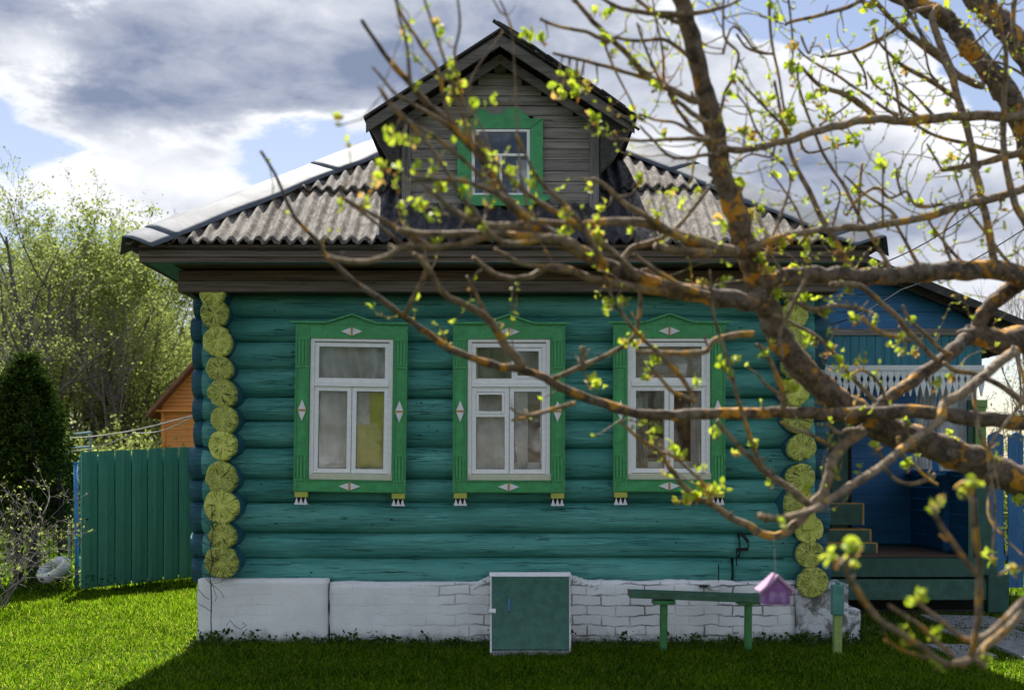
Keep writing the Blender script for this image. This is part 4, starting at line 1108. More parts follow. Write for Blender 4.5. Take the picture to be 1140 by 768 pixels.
# back wall boards
mb = MB(); z = .6; yb = 15.6
while z < 3.2: mb.box(px0, 6.1, yb + random.uniform(-.003, .003), yb + .03, z, z + .155, .002); z += .16
mb.box(px0, 6.1, yb + .03, yb + .05, .6, 3.2); mb.build('back_wall', M['blue'], porch)
# parapet, right side and front right panel
mb = MB(); z = .6
while z < 1.45: mb.box(5.24, 5.27, YP + .15, yb, z, z + .145, .001); z += .15
mb.box(5.20, 5.31, YP + .1, yb, 1.5, 1.55)
mb.build('side_rail_wall', M['blue'], porch)
mb = MB(); z = .6; mb.box(X_(1050, 14.2), X_(1062, 14.2), 14.2, 14.3, .6, 1.55); 
for k in range(7): mb.box(X_(1062 + k * 0, 14.25), 5.2, 14.22, 14.26, .6 + k * .13, .6 + k * .13 + .125, .001)
mb.box(X_(1038, 14.2), 5.2, 14.15, 14.33, 1.5, 1.54); mb.build('inner_partition', M['blue'], porch)
# door frame beside the house and teal jamb
mb = MB(); Bx(mb, 926, 432, 944, 600, 14.0, .1); mb.build('door_frame', M['porch_green'], porch)
mb = MB(); Bx(mb, 944.2, 432, 948, 600, 14.05, .02); mb.build('door_gap', M['black'], porch)
# stair blocks left
for (u1, v0, v1, y) in ((960, 561, 584, 13.9), (968, 590, 603, 13.7), (975, 605, 616, 13.5)):
    mb = MB(); Bx(mb, 880, v0, u1, v1, y, .5, .002); s_ = mb.build('stair_step', M['porch_green'], porch)
    mb = MB(); Bx(mb, u1 + .1, v0, u1 + 2.2, v1, y, .5); Bx(mb, 880, v0 - 1.2, u1 + 2.2, v0 - .1, y, .5); mb.build('step_edge', M['tan'], s_)
# posts
mb = MB(); Bx(mb, 1086, 452, 1098, 532, YP, .11); Bx(mb, 1084.5, 445, 1099.5, 453, YP - .015, .14); mb.build('post', M['post_lit'], porch, bevel=.004)
mb = MB(); mb.add([(X_(1086, YP), YP, Z_(532, YP)), (X_(1099, YP), YP, Z_(532, YP)), (X_(1112, YP), YP, Z_(648, YP)), (X_(1092, YP), YP, Z_(648, YP)),
                   (X_(1086, YP), YP + .12, Z_(532, YP)), (X_(1099, YP), YP + .12, Z_(532, YP)), (X_(1112, YP), YP + .12, Z_(648, YP)), (X_(1092, YP), YP + .12, Z_(648, YP))],
                  [(0, 1, 2, 3), (7, 6, 5, 4), (0, 4, 5, 1), (1, 5, 6, 2), (2, 6, 7, 3), (3, 7, 4, 0)]); Bx(mb, 1078, 445, 1083.5, 640, YP + .03, .05); mb.build('post', M['porch_green'], porch)
# front upper wall
mb = MB(); u = 900
while u < 1092: wq = random.uniform(8.5, 10.5); Bx(mb, u, 373, min(u + wq - .5, 1093), 408, YP, .03, .001); u += wq
Bx(mb, 880, 372, 1093, 407, YP + .03, .05); mb.build('upper_wall', M['blue_teal'], porch)
mb = MB(); Bx(mb, 880, 366, 1094, 373, YP - .03, .06, .002); mb.build('ledge_board', M['grey_wood'], porch)
# pediment: horizontal blue boards under the sloping roof
roofz = lambda x: Z_(318, YP) - (x - X_(998, YP)) * (57 / 142)
mb = MB(); z = Z_(366, YP)
while z < 4.0:
    za, zb2 = z, z + .185; xe = X_(998, YP) + (Z_(318, YP) - zb2) * 142 / 57 - .05; xe0 = X_(998, YP) + (Z_(318, YP) - za) * 142 / 57 - .05
    xe0 = min(xe0, X_(1094, YP)); xe = min(xe, xe0)
    if xe < 2.9: break
    mb.prism([(2.8, za), (xe0, za), (xe, zb2 - .004), (2.8, zb2 - .004)], YP + random.uniform(-.003, .003), YP + .03); z += .187
mb.build('pediment', M['blue'], porch)
# porch roof slab
mb = MB(); xa, xb2 = 2.2, X_(1165, YP)
vs = []
for y in (YP - .35, 17.2):
    vs += [(xa, y, roofz(xa) + .06), (xb2, y, roofz(xb2) + .06), (xb2, y, roofz(xb2) + .02), (xa, y, roofz(xa) + .02)]
mb.add(vs, [(0, 1, 2, 3), (7, 6, 5, 4), (0, 4, 5, 1), (1, 5, 6, 2), (2, 6, 7, 3), (3, 7, 4, 0)])
for k in range(8): y = YP - .2 + k * .5; mb.bar((xa, y, roofz(xa) - .02), (xb2 - .1, y, roofz(xb2 - .1) - .02), .05, .07)
mb.build('roof', M['dark_wood'], porch)
mb = MB(); vs = []
for y in (YP - .40, YP - .355):
    vs += [(xa, y, roofz(xa) + .10), (xb2 + .03, y, roofz(xb2 + .03) + .065), (xb2 + .03, y, roofz(xb2 + .03) - .015), (xa, y, roofz(xa) - .015)]
mb.add(vs, [(0, 1, 2, 3), (7, 6, 5, 4), (0, 4, 5, 1), (1, 5, 6, 2), (2, 6, 7, 3), (3, 7, 4, 0)]); mb.build('rake_board', M['dark_wood'], porch)
# carved valance
mb = MB(); YV = YP - .04
Bx(mb, 900, 406.5, 1096, 412, YV - .015, .03)
u = 902.0; wv = 7.2
while u < 1094:
    c0 = u + wv / 2; hw = wv / 2 - .15
    pts = [(c0 - hw, 412), (c0 - hw, 417), (c0 - hw + 1.9, 422), (c0 - hw, 427), (c0 - hw + .9, 431), (c0 - .4, 441), (c0 + .4, 441), (c0 + hw - .9, 431), (c0 + hw, 427), (c0 + hw - 1.9, 422), (c0 + hw, 417), (c0 + hw, 412)]
    mb.prism([(X_(a, YV), Z_(b_, YV)) for a, b_ in pts], YV, YV + .018); u += wv
mb.build('valance', M['lace'], porch)
# curtains of the porch opening
def pcurt(u0, u1, v0, v1, Y, seed):
    n = 60; P = np.zeros((n + 1, 16, 3))
    for i in range(n + 1):
        for j in range(16):
            fu, fv = i / n, j / 15
            uu = u0 + (u1 - u0) * fu + (2.5 * math.sin(fv * 4 + seed))
            P[i, j] = (X_(uu, Y), Y + .035 * math.sin(fu * 6.28 * 5 + seed + fv) + .01 * math.sin(fu * 40 + fv * 5), Z_(v0 + (v1 - v0) * fv, Y))
    grid_mesh('curtain', P, M['curtain'], porch)
pcurt(1019, 1041, 418, 522, YP + .2, 1); pcurt(1046, 1086, 418, 524, YP + .2, 2)
# rug lying on the porch floor
mb = MB(); mb.box(X_(920, 13.3), X_(1062, 13.3), 13.12, 14.6, .604, .625, .004); rg = mb.build('rug', M['rug']); setp(rg, 'brown woven rug lying on the floor of the blue porch', 'rug')

# blue picket fence on the right
pf = setp(empty('picket_fence', (5.9, 14.6, 0)), 'bright blue picket fence to the right of the porch', 'fence')
u = 1100.0; Y = 14.6; k = 0
while u < 1420:
    wd = 16.5 + random.uniform(-1, 1); mb = MB()
    a, b_ = X_(u, Y), X_(u + wd, Y); zt = Z_(480, Y) + random.uniform(-.02, .02)
    mb.prism([(a, .12), (b_, .12), (b_, zt - .05), ((a + b_) / 2, zt), (a, zt - .05)], Y, Y + .022); mb.build('picket', M['blue_picket'], pf); u += wd + 5.2
mb = MB(); 
for z in (.45, 1.55): mb.box(X_(1098, Y), X_(1420, Y), Y + .024, Y + .07, z, z + .07)
mb.build('rail', M['blue_picket'], pf)

# ================================================================== LEFT YARD
# green board fence
A = at(88, 660, 15.15); A.z = 0; B = at(222, 643, 16.9); B.z = 0
fence = setp(empty('board_fence', A), 'tall solid green board fence left of the log house', 'fence')
d = B - A; L = d.length; d.normalize(); nrm = Vector((d.y, -d.x, 0))
mb = MB(); s = 0
nb = 15; bw = L / nb
for k in range(nb):
    s0, s1 = k * bw, (k + 1) * bw - .007
    off = .0 if k % 2 else .03
    h = 1.80 + .10 * k / nb + random.uniform(-.006, .006)
    p = [A + d * s0, A + d * s1]
    vs = []
    for o_ in (off, off + .022):
        vs += [p[0] + nrm * o_ + Vector((0, 0, .05)), p[1] + nrm * o_ + Vector((0, 0, .05)), p[1] + nrm * o_ + Vector((0, 0, h)), p[0] + nrm * o_ + Vector((0, 0, h))]
    mb.add(vs, [(0, 1, 2, 3), (7, 6, 5, 4), (0, 4, 5, 1), (1, 5, 6, 2), (2, 6, 7, 3), (3, 7, 4, 0)])
mb.build('board_panel', M['fence_green'], fence)
mb = MB()
for z in (.4, 1.5): mb.bar(A + Vector((0, .03, z)), B + Vector((0, .03, z)), .04, .08)
mb.build('rail', M['fence_green'], fence)
mb = MB(); mb.bar(A + Vector((0, .012, .9)) + d * .02, B + Vector((0, .012, .95)) - d * .02, .01, 1.68); mb.build('added_seam_backing', M['soffit_teal'], fence)  # added sheet behind the boards: stops light, keeps the seams dark
mb = MB(); mb.bar(A + d * .0 + nrm * .05 + Vector((-.03, 0, .95)), A + d * .10 + nrm * .05 + Vector((0, 0, .93)), .02, .02); mb.build('latch', M['black'], fence)
# blue iron post
p = at(86, 652, 15.3)
mb = MB(); mb.tube([(p.x, 15.3, 0), (p.x - .02, 15.3, Z_(516, 15.3))], .028, 10); mb.tube([(p.x - .02, 15.3, Z_(516, 15.3)), (p.x - .02, 15.3, Z_(514, 15.3))], .034, 10)
o = mb.build('fence_post', M['metal_blue'], smooth=True); setp(o, 'slim blue iron post at the left end of the green fence', 'post')
# wire mesh fence
mf = setp(empty('mesh_fence', (X_(60, 15.6), 15.6, 0)), 'rusty wire mesh fence behind the thuja, beside the blue post', 'fence')
mb = MB(); Y = 15.6; x0, x1 = X_(20, Y), X_(84, Y)
for k in range(14): x = x0 + (x1 - x0) * k / 13; mb.tube([(x, Y, 0), (x + .01, Y, 1.35)], .005, 4)
for k in range(9): z = .1 + k * .15; mb.tube([(x0, Y, z), (x1, Y, z + .01)], .005, 4)
mb.build('wire_mesh', M['black'], mf)
mb = MB(); mb.tube([(x0, Y, 0), (x0, Y, 1.5)], .03, 8); mb.tube([(X_(66, Y), Y, 0), (X_(66, Y), Y, 1.55)], .018, 8); mb.build('post', M['black'], mf)
# pale blue frame beyond, blue cloth, ropes
Y = 17.5; mb = MB()
for (a, b_) in (((76, 484), (101, 481)), ((76, 499), (101, 497)), ((76, 484), (76, 499)), ((101, 481), (101, 497)), ((77, 499), (77, 640)), ((100, 497), (100, 640))):
    mb.tube([at(*a, Y), at(*b_, Y)], .018, 6)
o = mb.build('metal_frame', M['metal_pale']); setp(o, 'small pale blue metal frame standing behind the green fence', 'frame')
n = 12; P = np.zeros((n, n, 3))
for i in range(n):
    for j in range(n):
        fu, fv = i / (n - 1), j / (n - 1); q = at(66 + 9 * fu, 504 + 17 * fv, 16.2); P[i, j] = (q.x + .01 * math.sin(fv * 5), q.y + .03 * math.sin(fu * 9), q.z - .02 * math.sin(fu * 3))
o = grid_mesh('cloth', P, M['cloth_blue']); setp(o, 'small blue cloth hung on the clothesline beside the thuja', 'cloth')
def rope(name, pts, r, mat, label, cat, group=None):
    mb = MB(); P_ = []
    for a, b_ in zip(pts[:-1], pts[1:]):
        a, b_ = Vector(a), Vector(b_)
        for k in range(12): f = k / 12; P_.append(a.lerp(b_, f) - Vector((0, 0, .06 * math.sin(math.pi * f))))
    P_.append(Vector(pts[-1])); mb.tube(P_, r, 5); o = mb.build(name, mat, smooth=True); setp(o, label, cat, group); return o
rope('clothesline', [at(66, 488, 16.2), at(216, 462, 12.5)], .008, M['rope'], 'upper clothesline rope running from the thuja to the house corner', 'rope')
rope('clothesline', [at(66, 503, 16.2), at(150, 482, 14.2), at(216, 463, 12.4)], .006, M['rope'], 'lower sagging clothesline rope carrying the blue cloth', 'rope')
rope('cable', [at(905, 366, 11.6), at(1003, 323, 11.9), at(1140, 255, 12.5), at(1300, 170, 13)], .007, M['wire'], 'lower black cable crossing the sky in front of the porch roof', 'cable')
rope('cable', [at(965, 300, 11.4), at(1089, 231, 12), at(1300, 110, 13)], .007, M['wire'], 'upper black cable rising to the right from the house eave', 'cable')
# white painted tyre planter
t = MB(); cen = at(60, 634, 15.2); S1, S2 = 36, 12; rot = Matrix.Rotation(R(-24), 3, 'Y') @ Matrix.Rotation(R(28), 3, 'X'); ty = setp(empty('tyre_planter', (cen.x, cen.y, 0)), 'white painted old tyre leaning on the ground beside the thuja', 'tyre')
vs = []; fs = []
for i in range(S1):
    a = 2 * math.pi * i / S1
    for j in range(S2):
        b_ = 2 * math.pi * j / S2; rr = .17 + .048 * math.cos(b_) + (.008 if i % 2 else 0) * (math.cos(b_) > .3); v = Vector((math.cos(a) * rr, math.sin(a) * rr, .075 * math.sin(b_)))
        vs.append(rot @ v + cen)
for i in range(S1):
    for j in range(S2): i2, j2 = (i + 1) % S1, (j + 1) % S2; fs.append((i * S2 + j, i2 * S2 + j, i2 * S2 + j2, i * S2 + j2))
t.add(vs, fs); t.build('tyre', M['tyre'], ty, smooth=True)
# orange cabin behind
cab = setp(empty('wooden_cabin', (X_(200, 30), 30, 0)), 'small orange wooden cabin with a brown gable roof far behind the green fence', 'cabin')
Yc = 30; mb = MB(); z = 0
xl_, xr_ = X_(180, Yc), X_(300, Yc)
while z < Z_(456, Yc): mb.box(xl_, xr_, Yc, Yc + .1, z, z + .14, .003); z += .15
zz = Z_(456, Yc); apx = X_(228, Yc); az_ = Z_(397, Yc)
while z < az_ - .1:
    f = (az_ - z) / (az_ - zz); a = apx - (apx - X_(176, Yc)) * f; b_ = apx + (apx - X_(176, Yc)) * f; mb.box(a, b_, Yc, Yc + .05, z, z + .09); z += .1
mb.box(xl_, xl_ + .1, Yc, 35, 0, Z_(456, Yc)); mb.build('wall', M['orange_wood'], cab)
mb = MB(); mb.box(X_(175, Yc), X_(282, Yc), Yc - .2, Yc + .1, Z_(458.5, Yc), Z_(456, Yc)); mb.box(X_(180, Yc), X_(184, Yc), Yc - .05, Yc - .002, 0, Z_(458.6, Yc)); mb.build('trim', M['orange_wood'], cab)
mb = MB()
for sg in (-1, 1):
    e = Vector((apx + sg * (apx - X_(168, Yc)), 0, Z_(460, Yc))); p0 = Vector((apx, 0, az_ + .08)); vs = []
    for y in (Yc - .4, 35.5):
        for q in (p0, e): vs += [(q.x, y, q.z), (q.x, y, q.z - .12)]
    mb.add(vs, [(0, 2, 3, 1), (5, 7, 6, 4), (0, 4, 6, 2), (1, 3, 7, 5), (2, 6, 7, 3), (0, 1, 5, 4)])
mb.build('roof', M['orange_roof'], cab)

# ================================================================== TREES
def grow(seed, height, stems=1, spread=.35, levels=4, r0=.12, leaf_n=9000, leaf_size=.07, gnarl=.15, leaf_from=.3, up=.5, kids=(3, 5), leaf_sd=.22):
    """returns MB of wood and leaf positions"""
    rs = random.Random(seed); mb = MB(); tips = []
    def branch(p, d, length, r, lev):
        n = 6; pts = [p]; rad = [r]
        for i in range(n):
            d = (d + Vector((rs.gauss(0, gnarl), rs.gauss(0, gnarl), rs.gauss(0, gnarl * .5) + up * .10))).normalized()
            pts.append(pts[-1] + d * length / n); rad.append(max(.004, r * (1 - .75 * (i + 1) / n)))
        mb.tube(pts, rad, 7 if lev == 0 else (5 if lev == 1 else 3), cap=False)
        if lev >= 2: tips.extend([(pts[i], lev) for i in range(1, n + 1)])
        if lev < levels:
            for _ in range(rs.randint(*kids) + (3 if lev == 0 else 0)):
                f = rs.uniform(leaf_from if lev == 0 else .2, 1.0); q = min(n - 1, int(f * n)); base = pts[q].lerp(pts[q + 1], f * n - q)
                dd = (pts[q + 1] - pts[q]).normalized(); sd_ = dd.cross(Vector((rs.gauss(0, 1), rs.gauss(0, 1), rs.gauss(0, 1)))).normalized()
                nd = (dd * rs.uniform(.5, 1.0) + sd_ * rs.uniform(.5, 1.0) * (.6 + spread) + Vector((0, 0, up * .3))).normalized()
                branch(base, nd, length * rs.uniform(.38, .62) * (1.1 - .35 * f), max(.004, rad[q] * .55), lev + 1)
    for s in range(stems):
        a = rs.uniform(0, 6.28); ln = rs.uniform(.4, 1) * spread if stems > 1 else .05
        branch(Vector((math.cos(a) * .15 * (stems > 1), math.sin(a) * .15 * (stems > 1), -.1)), Vector((math.cos(a) * ln, math.sin(a) * ln, 1)).normalized(), height * rs.uniform(.72, .95), r0 * rs.uniform(.7, 1), 0)
    T = np.array([tuple(t[0]) for t in tips]); rng = np.random.default_rng(seed)
    idx = rng.integers(0, len(T), leaf_n); P_ = T[idx] + rng.normal(0, leaf_sd, (leaf_n, 3)) * rng.random((leaf_n, 1))
    P_ = P_[P_[:, 2] > .3]
    return mb, P_
def tree_proto(seed, bark, leafm, name, leaf_size=.07, crown='crown', **kw):
    mb, P_ = grow(seed, leaf_size=leaf_size, **kw)
    root = empty(name, (0, 0, 0)); mb.build('trunk', bark, root, True, smooth=True)
    if len(P_):
        V, Fq = leaf_quads(P_, leaf_size, np.random.default_rng(seed + 1)); np_mesh(crown, V, Fq, leafm, root, True)
    return root
protos = {
 'willow': tree_proto(21, M['bark_bg'], M['leaf_willow'], 'willow_tree', .065, height=8.5, stems=7, spread=.5, levels=3, r0=.10, leaf_n=34000, leaf_from=.2, kids=(4, 6), leaf_sd=.35),
 'olive': tree_proto(33, M['bark_bg'], M['leaf_olive'], 'deciduous_tree', .06, height=9.5, stems=4, spread=.32, levels=3, r0=.13, leaf_n=22000, leaf_from=.3, kids=(4, 6), leaf_sd=.32),
 'open': tree_proto(47, M['bark_bg'], M['leaf_willow'], 'deciduous_tree', .05, height=10, stems=5, spread=.42, levels=4, r0=.15, leaf_n=9000, leaf_from=.25, kids=(3, 5), leaf_sd=.16, gnarl=.10),
 'bare': tree_proto(55, M['bark_pale'], M['leaf_olive'], 'bare_birch_tree', .05, height=11, stems=2, spread=.2, levels=4, r0=.10, leaf_n=0, leaf_from=.35, kids=(3, 5), gnarl=.07, up=1.0),
}
used = {}
def place(kind, px, Y, scale, rot, label, cat='tree', group='trees behind the yard', sz=None, name=None):
    p = protos[kind]
    if kind in used: o = copy_tree(p)
    else: o = p; used[kind] = 1
    o.location = (X_(px, Y), Y, 0); o.rotation_euler = (0, 0, rot); o.scale = (scale, scale, sz or scale)
    if name: o.name = name
    setp(o, label, cat, group); return o
T = 'Trees'
place('open', 22, 30, .95, .4, 'tall open tree with dark spreading stems, nearest one at the left picture edge', sz=.86)
place('willow', 78, 37, 1.0, 4.6, 'full pale green tree right of the dark spreading one, highest crown of the left mass')
place('willow', 150, 38, .90, 4.0, 'bright yellow green rounded tree between the tall pale tree and the roof corner')
place('willow', 188, 40, .84, 2.8, 'low yellow green tree just left of the log corner, above the orange cabin')
place('olive', -20, 42, 1.0, .9, 'tall olive green tree at the very left edge behind the dark stems')
place('olive', 60, 47, 1.15, 2.4, 'olive green tree rising behind the tall open tree', sz=1.05)
place('olive', 102, 45, 1.0, 4.2, 'olive green tree between the tall open tree and the leafless trees', sz=.95)
place('olive', 120, 50, .92, 5.1, 'olive green tree with bare trunks showing above the green fence')
place('olive', 170, 52, .68, 3.3, 'greyish green tree behind the orange cabin')
place('bare', 142, 58, 1.12, .5, 'leafless grey tree top left of the metal roof edge, the taller twiggy crown')
place('bare', 172, 62, 1.10, 2.2, 'leafless grey tree nearest the metal roof corner')
place('bare', 190, 60, 1.02, 3.9, 'leafless slim tree partly hidden by the roof corner')
place('bare', 20, 33, .62, 1.2, 'small bare tree among the trunks behind the thuja')
place('bare', 118, 34, .55, 5.2, 'small bare tree above the left half of the green fence')
place('bare', 75, 36, .6, 3.0, 'small bare tree above the pale blue metal frame')
place('bare', 1128, 27, .56, .3, 'leafless twiggy tree seen over the porch roof at the right', group='bare trees right of the porch')
place('bare', 1165, 25, .52, 1.3, 'leafless tree cut by the right picture edge behind the blue fence', group='bare trees right of the porch')
place('olive', 1235, 38, .8, 1.3, 'green tree beyond the right picture edge', group='bare trees right of the porch')
# trunks band: slim trunks of the wood
protos['slim'] = tree_proto(61, M['bark_pale'], M['leaf_olive'], 'slim_tree', .08, height=8, stems=1, spread=.2, levels=3, r0=.09, leaf_n=1600, leaf_from=.55, kids=(2, 4), gnarl=.04, up=1.0)
xs_ = [4, 40, 62, 88, 104, 128, 147, 163, 186]
words = ['first slim trunk from the left edge behind the thuja', 'slim tree behind the thuja tip', 'slim tree above the mesh fence', 'slim tree right of the pale blue frame', 'slim tree over the left edge of the green fence', 'slim tree above the middle boards of the green fence',
         'slim tree left of the orange cabin', 'slim tree touching the left side of the orange cabin roof', 'slim tree right behind the orange cabin roof']
for i, (px, lb) in enumerate(zip(xs_, words)):
    place('slim', px, 43 + (i * 5) % 9, .5 + .05 * ((i * 3) % 4), i * 1.1, lb, group='slim trees of the wood behind the yard')
for i, (x, y, s_, kd, lb) in enumerate([(-9, -15, .85, 'olive', 'tree across the lane behind the viewer, mirrored in the left window'), (-3, -17, .95, 'willow', 'tree across the lane behind the viewer, mirrored in the middle window'), (3.5, -15, .85, 'olive', 'tree across the lane behind the viewer, mirrored in the right window'),
                                      (9, -18, .9, 'willow', 'tree across the lane behind the viewer, far right'), (-15, -19, .9, 'willow', 'tree across the lane behind the viewer, far left')]):
    o = place(kd, 0, 10, s_, i * 1.3, lb, group='trees across the lane'); o.location = (x, y, 0)
rng = np.random.default_rng(3); m_ = 130; C0 = np.stack([rng.uniform(-48, -14, m_), rng.uniform(64, 84, m_), rng.uniform(.5, 9.5, m_)], 1)
C1 = np.stack([rng.uniform(30, 75, 50), rng.uniform(70, 84, 50), rng.uniform(.5, 5.5, 50)], 1); C0 = np.concatenate([C0, C1])
P_ = np.repeat(C0, 420, axis=0) + rng.normal(0, 1, (len(C0) * 420, 3)) * np.array([1.3, 1.3, 1.0]); P_ = P_[P_[:, 2] > 0]
V, Fq = leaf_quads(P_, .13, rng); o = np_mesh('far_wood', V, Fq, M['leaf_olive']); setp(o, 'far off wood of olive green spring foliage closing the view behind the yard', 'wood', kind='stuff')
# spruce
def spruce(px, Y, h, label):
    root = setp(empty('spruce_tree', (X_(px, Y), Y, 0)), label, 'tree')
    rng = np.random.default_rng(5); n = 9000; f = rng.random(n) ** .7; z = h * (1 - f) ; r = (h * .2) * f * (rng.random(n) ** .5) * (.8 + .3 * np.sin(z * 9)); a = rng.uniform(0, 6.28, n)
    V, Fq = leaf_quads(np.stack([np.cos(a) * r, np.sin(a) * r, z + .2 - r * .25], 1), .12, rng); np_mesh('crown', V, Fq, M['leaf_spruce'], root, True)
    mb = MB(); mb.tube([(0, 0, 0), (0, 0, h * .9)], [.15, .02], 8); mb.build('trunk', M['bark_bg'], root, True)
spruce(203, 44, 6.6, 'dark blue green spruce showing beside the log corner')
# undergrowth
protos['bush'] = tree_proto(71, M['bark_bg'], M['leaf_willow'], 'shrub', .06, height=2.0, stems=9, spread=.7, levels=2, r0=.03, leaf_n=3500, leaf_from=.15, kids=(3, 4), leaf_sd=.2)
for i, (px, Y, s_, lb) in enumerate([(30, 24, 1.0, 'leafy shrub behind the thuja'), (78, 22, .8, 'light green shrub behind the mesh fence'), (108, 26, 1.05, 'light green shrub above the left end of the green fence'), (5, 20, .7, 'leafy shrub at the left picture edge'),
                                     (150, 29, 1.1, 'light green shrub beside the orange cabin'), (1128, 20, .9, 'leafy shrub behind the blue picket fence'), (1180, 22, 1.1, 'leafy shrub beyond the right end of the blue fence'), (64, 30, 1.3, 'taller light green shrub before the wood')]):
    place('bush', px, Y, s_, i * 1.7, lb, 'shrub', 'shrubs around the yard')
protos['twigbush'] = tree_proto(83, M['bark_pale'], M['leaf_willow'], 'twiggy_shrub', .035, height=1.9, stems=8, spread=.8, levels=3, r0=.013, leaf_n=420, leaf_from=.1, kids=(2, 4), leaf_sd=.1, up=.3)
place('twigbush', -14, 13.4, .78, 0, 'bare twiggy shrub with tiny buds in front of the thuja', 'shrub', 'bare twiggy shrubs')
place('twigbush', 1118, 21, 1.5, 2, 'tangled grey shrub right of the porch curtain', 'shrub', 'bare twiggy shrubs')
place('twigbush', 1160, 23, 1.7, 4, 'tangled grey shrub above the blue picket fence at the right edge', 'shrub', 'bare twiggy shrubs')
# thuja
Yt_ = 15.9; th = setp(empty('thuja_tree', (X_(30, Yt_), Yt_, 0)), 'dense dark green columnar thuja left of the green fence', 'tree')
rng = np.random.default_rng(9); H = Z_(412, Yt_)
nb_ = 900; Pl = []
for k in range(nb_):
    f = rng.random(); z = .75 + (H - .75) * f
    rr = .52 * (np.sin(np.pi * min(1, (1 - f) * .62 + .02)) ** .8) * (1.0 if f < .9 else (1 - f) * 8 + .2) * rng.uniform(.5, 1.22); a = rng.uniform(0, 6.28)
    c_ = np.array([np.cos(a) * rr, np.sin(a) * rr, z]); m_ = 46
    dirv = np.array([np.cos(a) * .35, np.sin(a) * .35, 1]); dirv /= np.linalg.norm(dirv)
    t_ = rng.random((m_, 1)); Pl.append(c_ + dirv * t_ * .24 + rng.normal(0, .035, (m_, 3)))
V, Fq = leaf_quads(np.concatenate(Pl), .026, rng, long=2.0); np_mesh('crown', V, Fq, M['leaf_thuja'], th, True)
mb = MB(); 
for q in ((-.1, 0, -.15), (.05, .05, .1), (.12, -.05, .2)): mb.tube([(q[0], q[1], -.05), (q[0] * 1.3, q[1], .8), (q[0] * .4, 0, 2.2)], [.075, .06, .02], 8)
mb.build('trunk', M['bark_bg'], th, True, smooth=True)

# ================================================================== FOREGROUND TREE
ft = setp(empty('fruit_tree', (X_(1330, 4.9), 4.9, 0)), 'old spring tree with orange lichen and opening yellow green buds reaching in from the right', 'tree')
def depth(px, py, base): return base
BR = []      # (points [(px,py)], Ystart, Yend, r_px start, r_px end, main?)
def br(pts, y0, y1, r0, r1, main=False): BR.append((pts, y0, y1, r0, r1, main))
# big limbs (root end first)
br([(1330, 700), (1290, 640), (1230, 585), (1180, 552), (1140, 537), (1094, 518), (1055, 502), (1016, 489), (977, 474), (938, 450), (907, 424), (881, 396), (860, 360), (849, 326), (837, 294), (826, 265), (817, 230), (803, 192), (796, 148), (782, 94), (768, 35), (756, -8), (748, -60)], 4.9, 4.1, 25, 8.5, True)
br([(1310, 660), (1270, 560), (1230, 460), (1200, 390), (1180, 300), (1160, 210), (1140, 145), (1124, 109), (1101, 80), (1078, 52), (1060, 28), (1035, 11), (998, -6), (960, -30)], 4.95, 5.3, 24, 8, True)
br([(1250, 520), (1230, 380), (1210, 230), (1180, 120), (1140, 60), (1124, 37), (1104, 16), (1084, -4), (1060, -40)], 5.0, 5.5, 18, 11, True)
br([(1205, 405), (1170, 388), (1140, 378), (1110, 380), (1088, 372), (1074, 376)], 4.85, 4.75, 21, 10, True)
br([(1165, 300), (1140, 313), (1112, 332), (1095, 350), (1086, 372)], 4.72, 4.78, 9, 9, True)
br([(1195, 330), (1165, 312), (1140, 308), (1108, 300), (1078, 301), (1035, 303), (992, 307), (949, 308), (906, 306), (871, 308), (846, 316)], 4.7, 4.35, 12, 9, True)
br([(1240, 480), (1180, 472), (1140, 470), (1094, 467), (1055, 462), (1016, 458), (960, 460), (915, 461), (872, 459), (823, 460), (773, 461), (739, 462), (704, 459), (662, 446), (630, 434), (607, 421), (573, 409), (558, 409), (528, 399), (498, 387), (474, 369), (449, 352), (422, 332), (399, 317), (380, 301), (363, 284), (352, 267), (332, 247), (322, 230), (306, 194), (290, 168)], 4.7, 3.7, 9.5, 1.6, True)
br([(1090, 368), (1075, 376), (1054, 396), (1016, 424), (990, 442), (972, 458)], 4.75, 4.5, 8, 6.5, True)
br([(846, 330), (833, 336), (791, 329), (744, 322), (711, 310), (681, 298), (650, 282), (615, 263), (592, 249), (570, 228), (556, 209), (540, 180), (520, 158), (495, 134), (470, 110), (457, 94), (430, 63), (402, 22)], 4.25, 3.4, 10.5, 2.2, True)
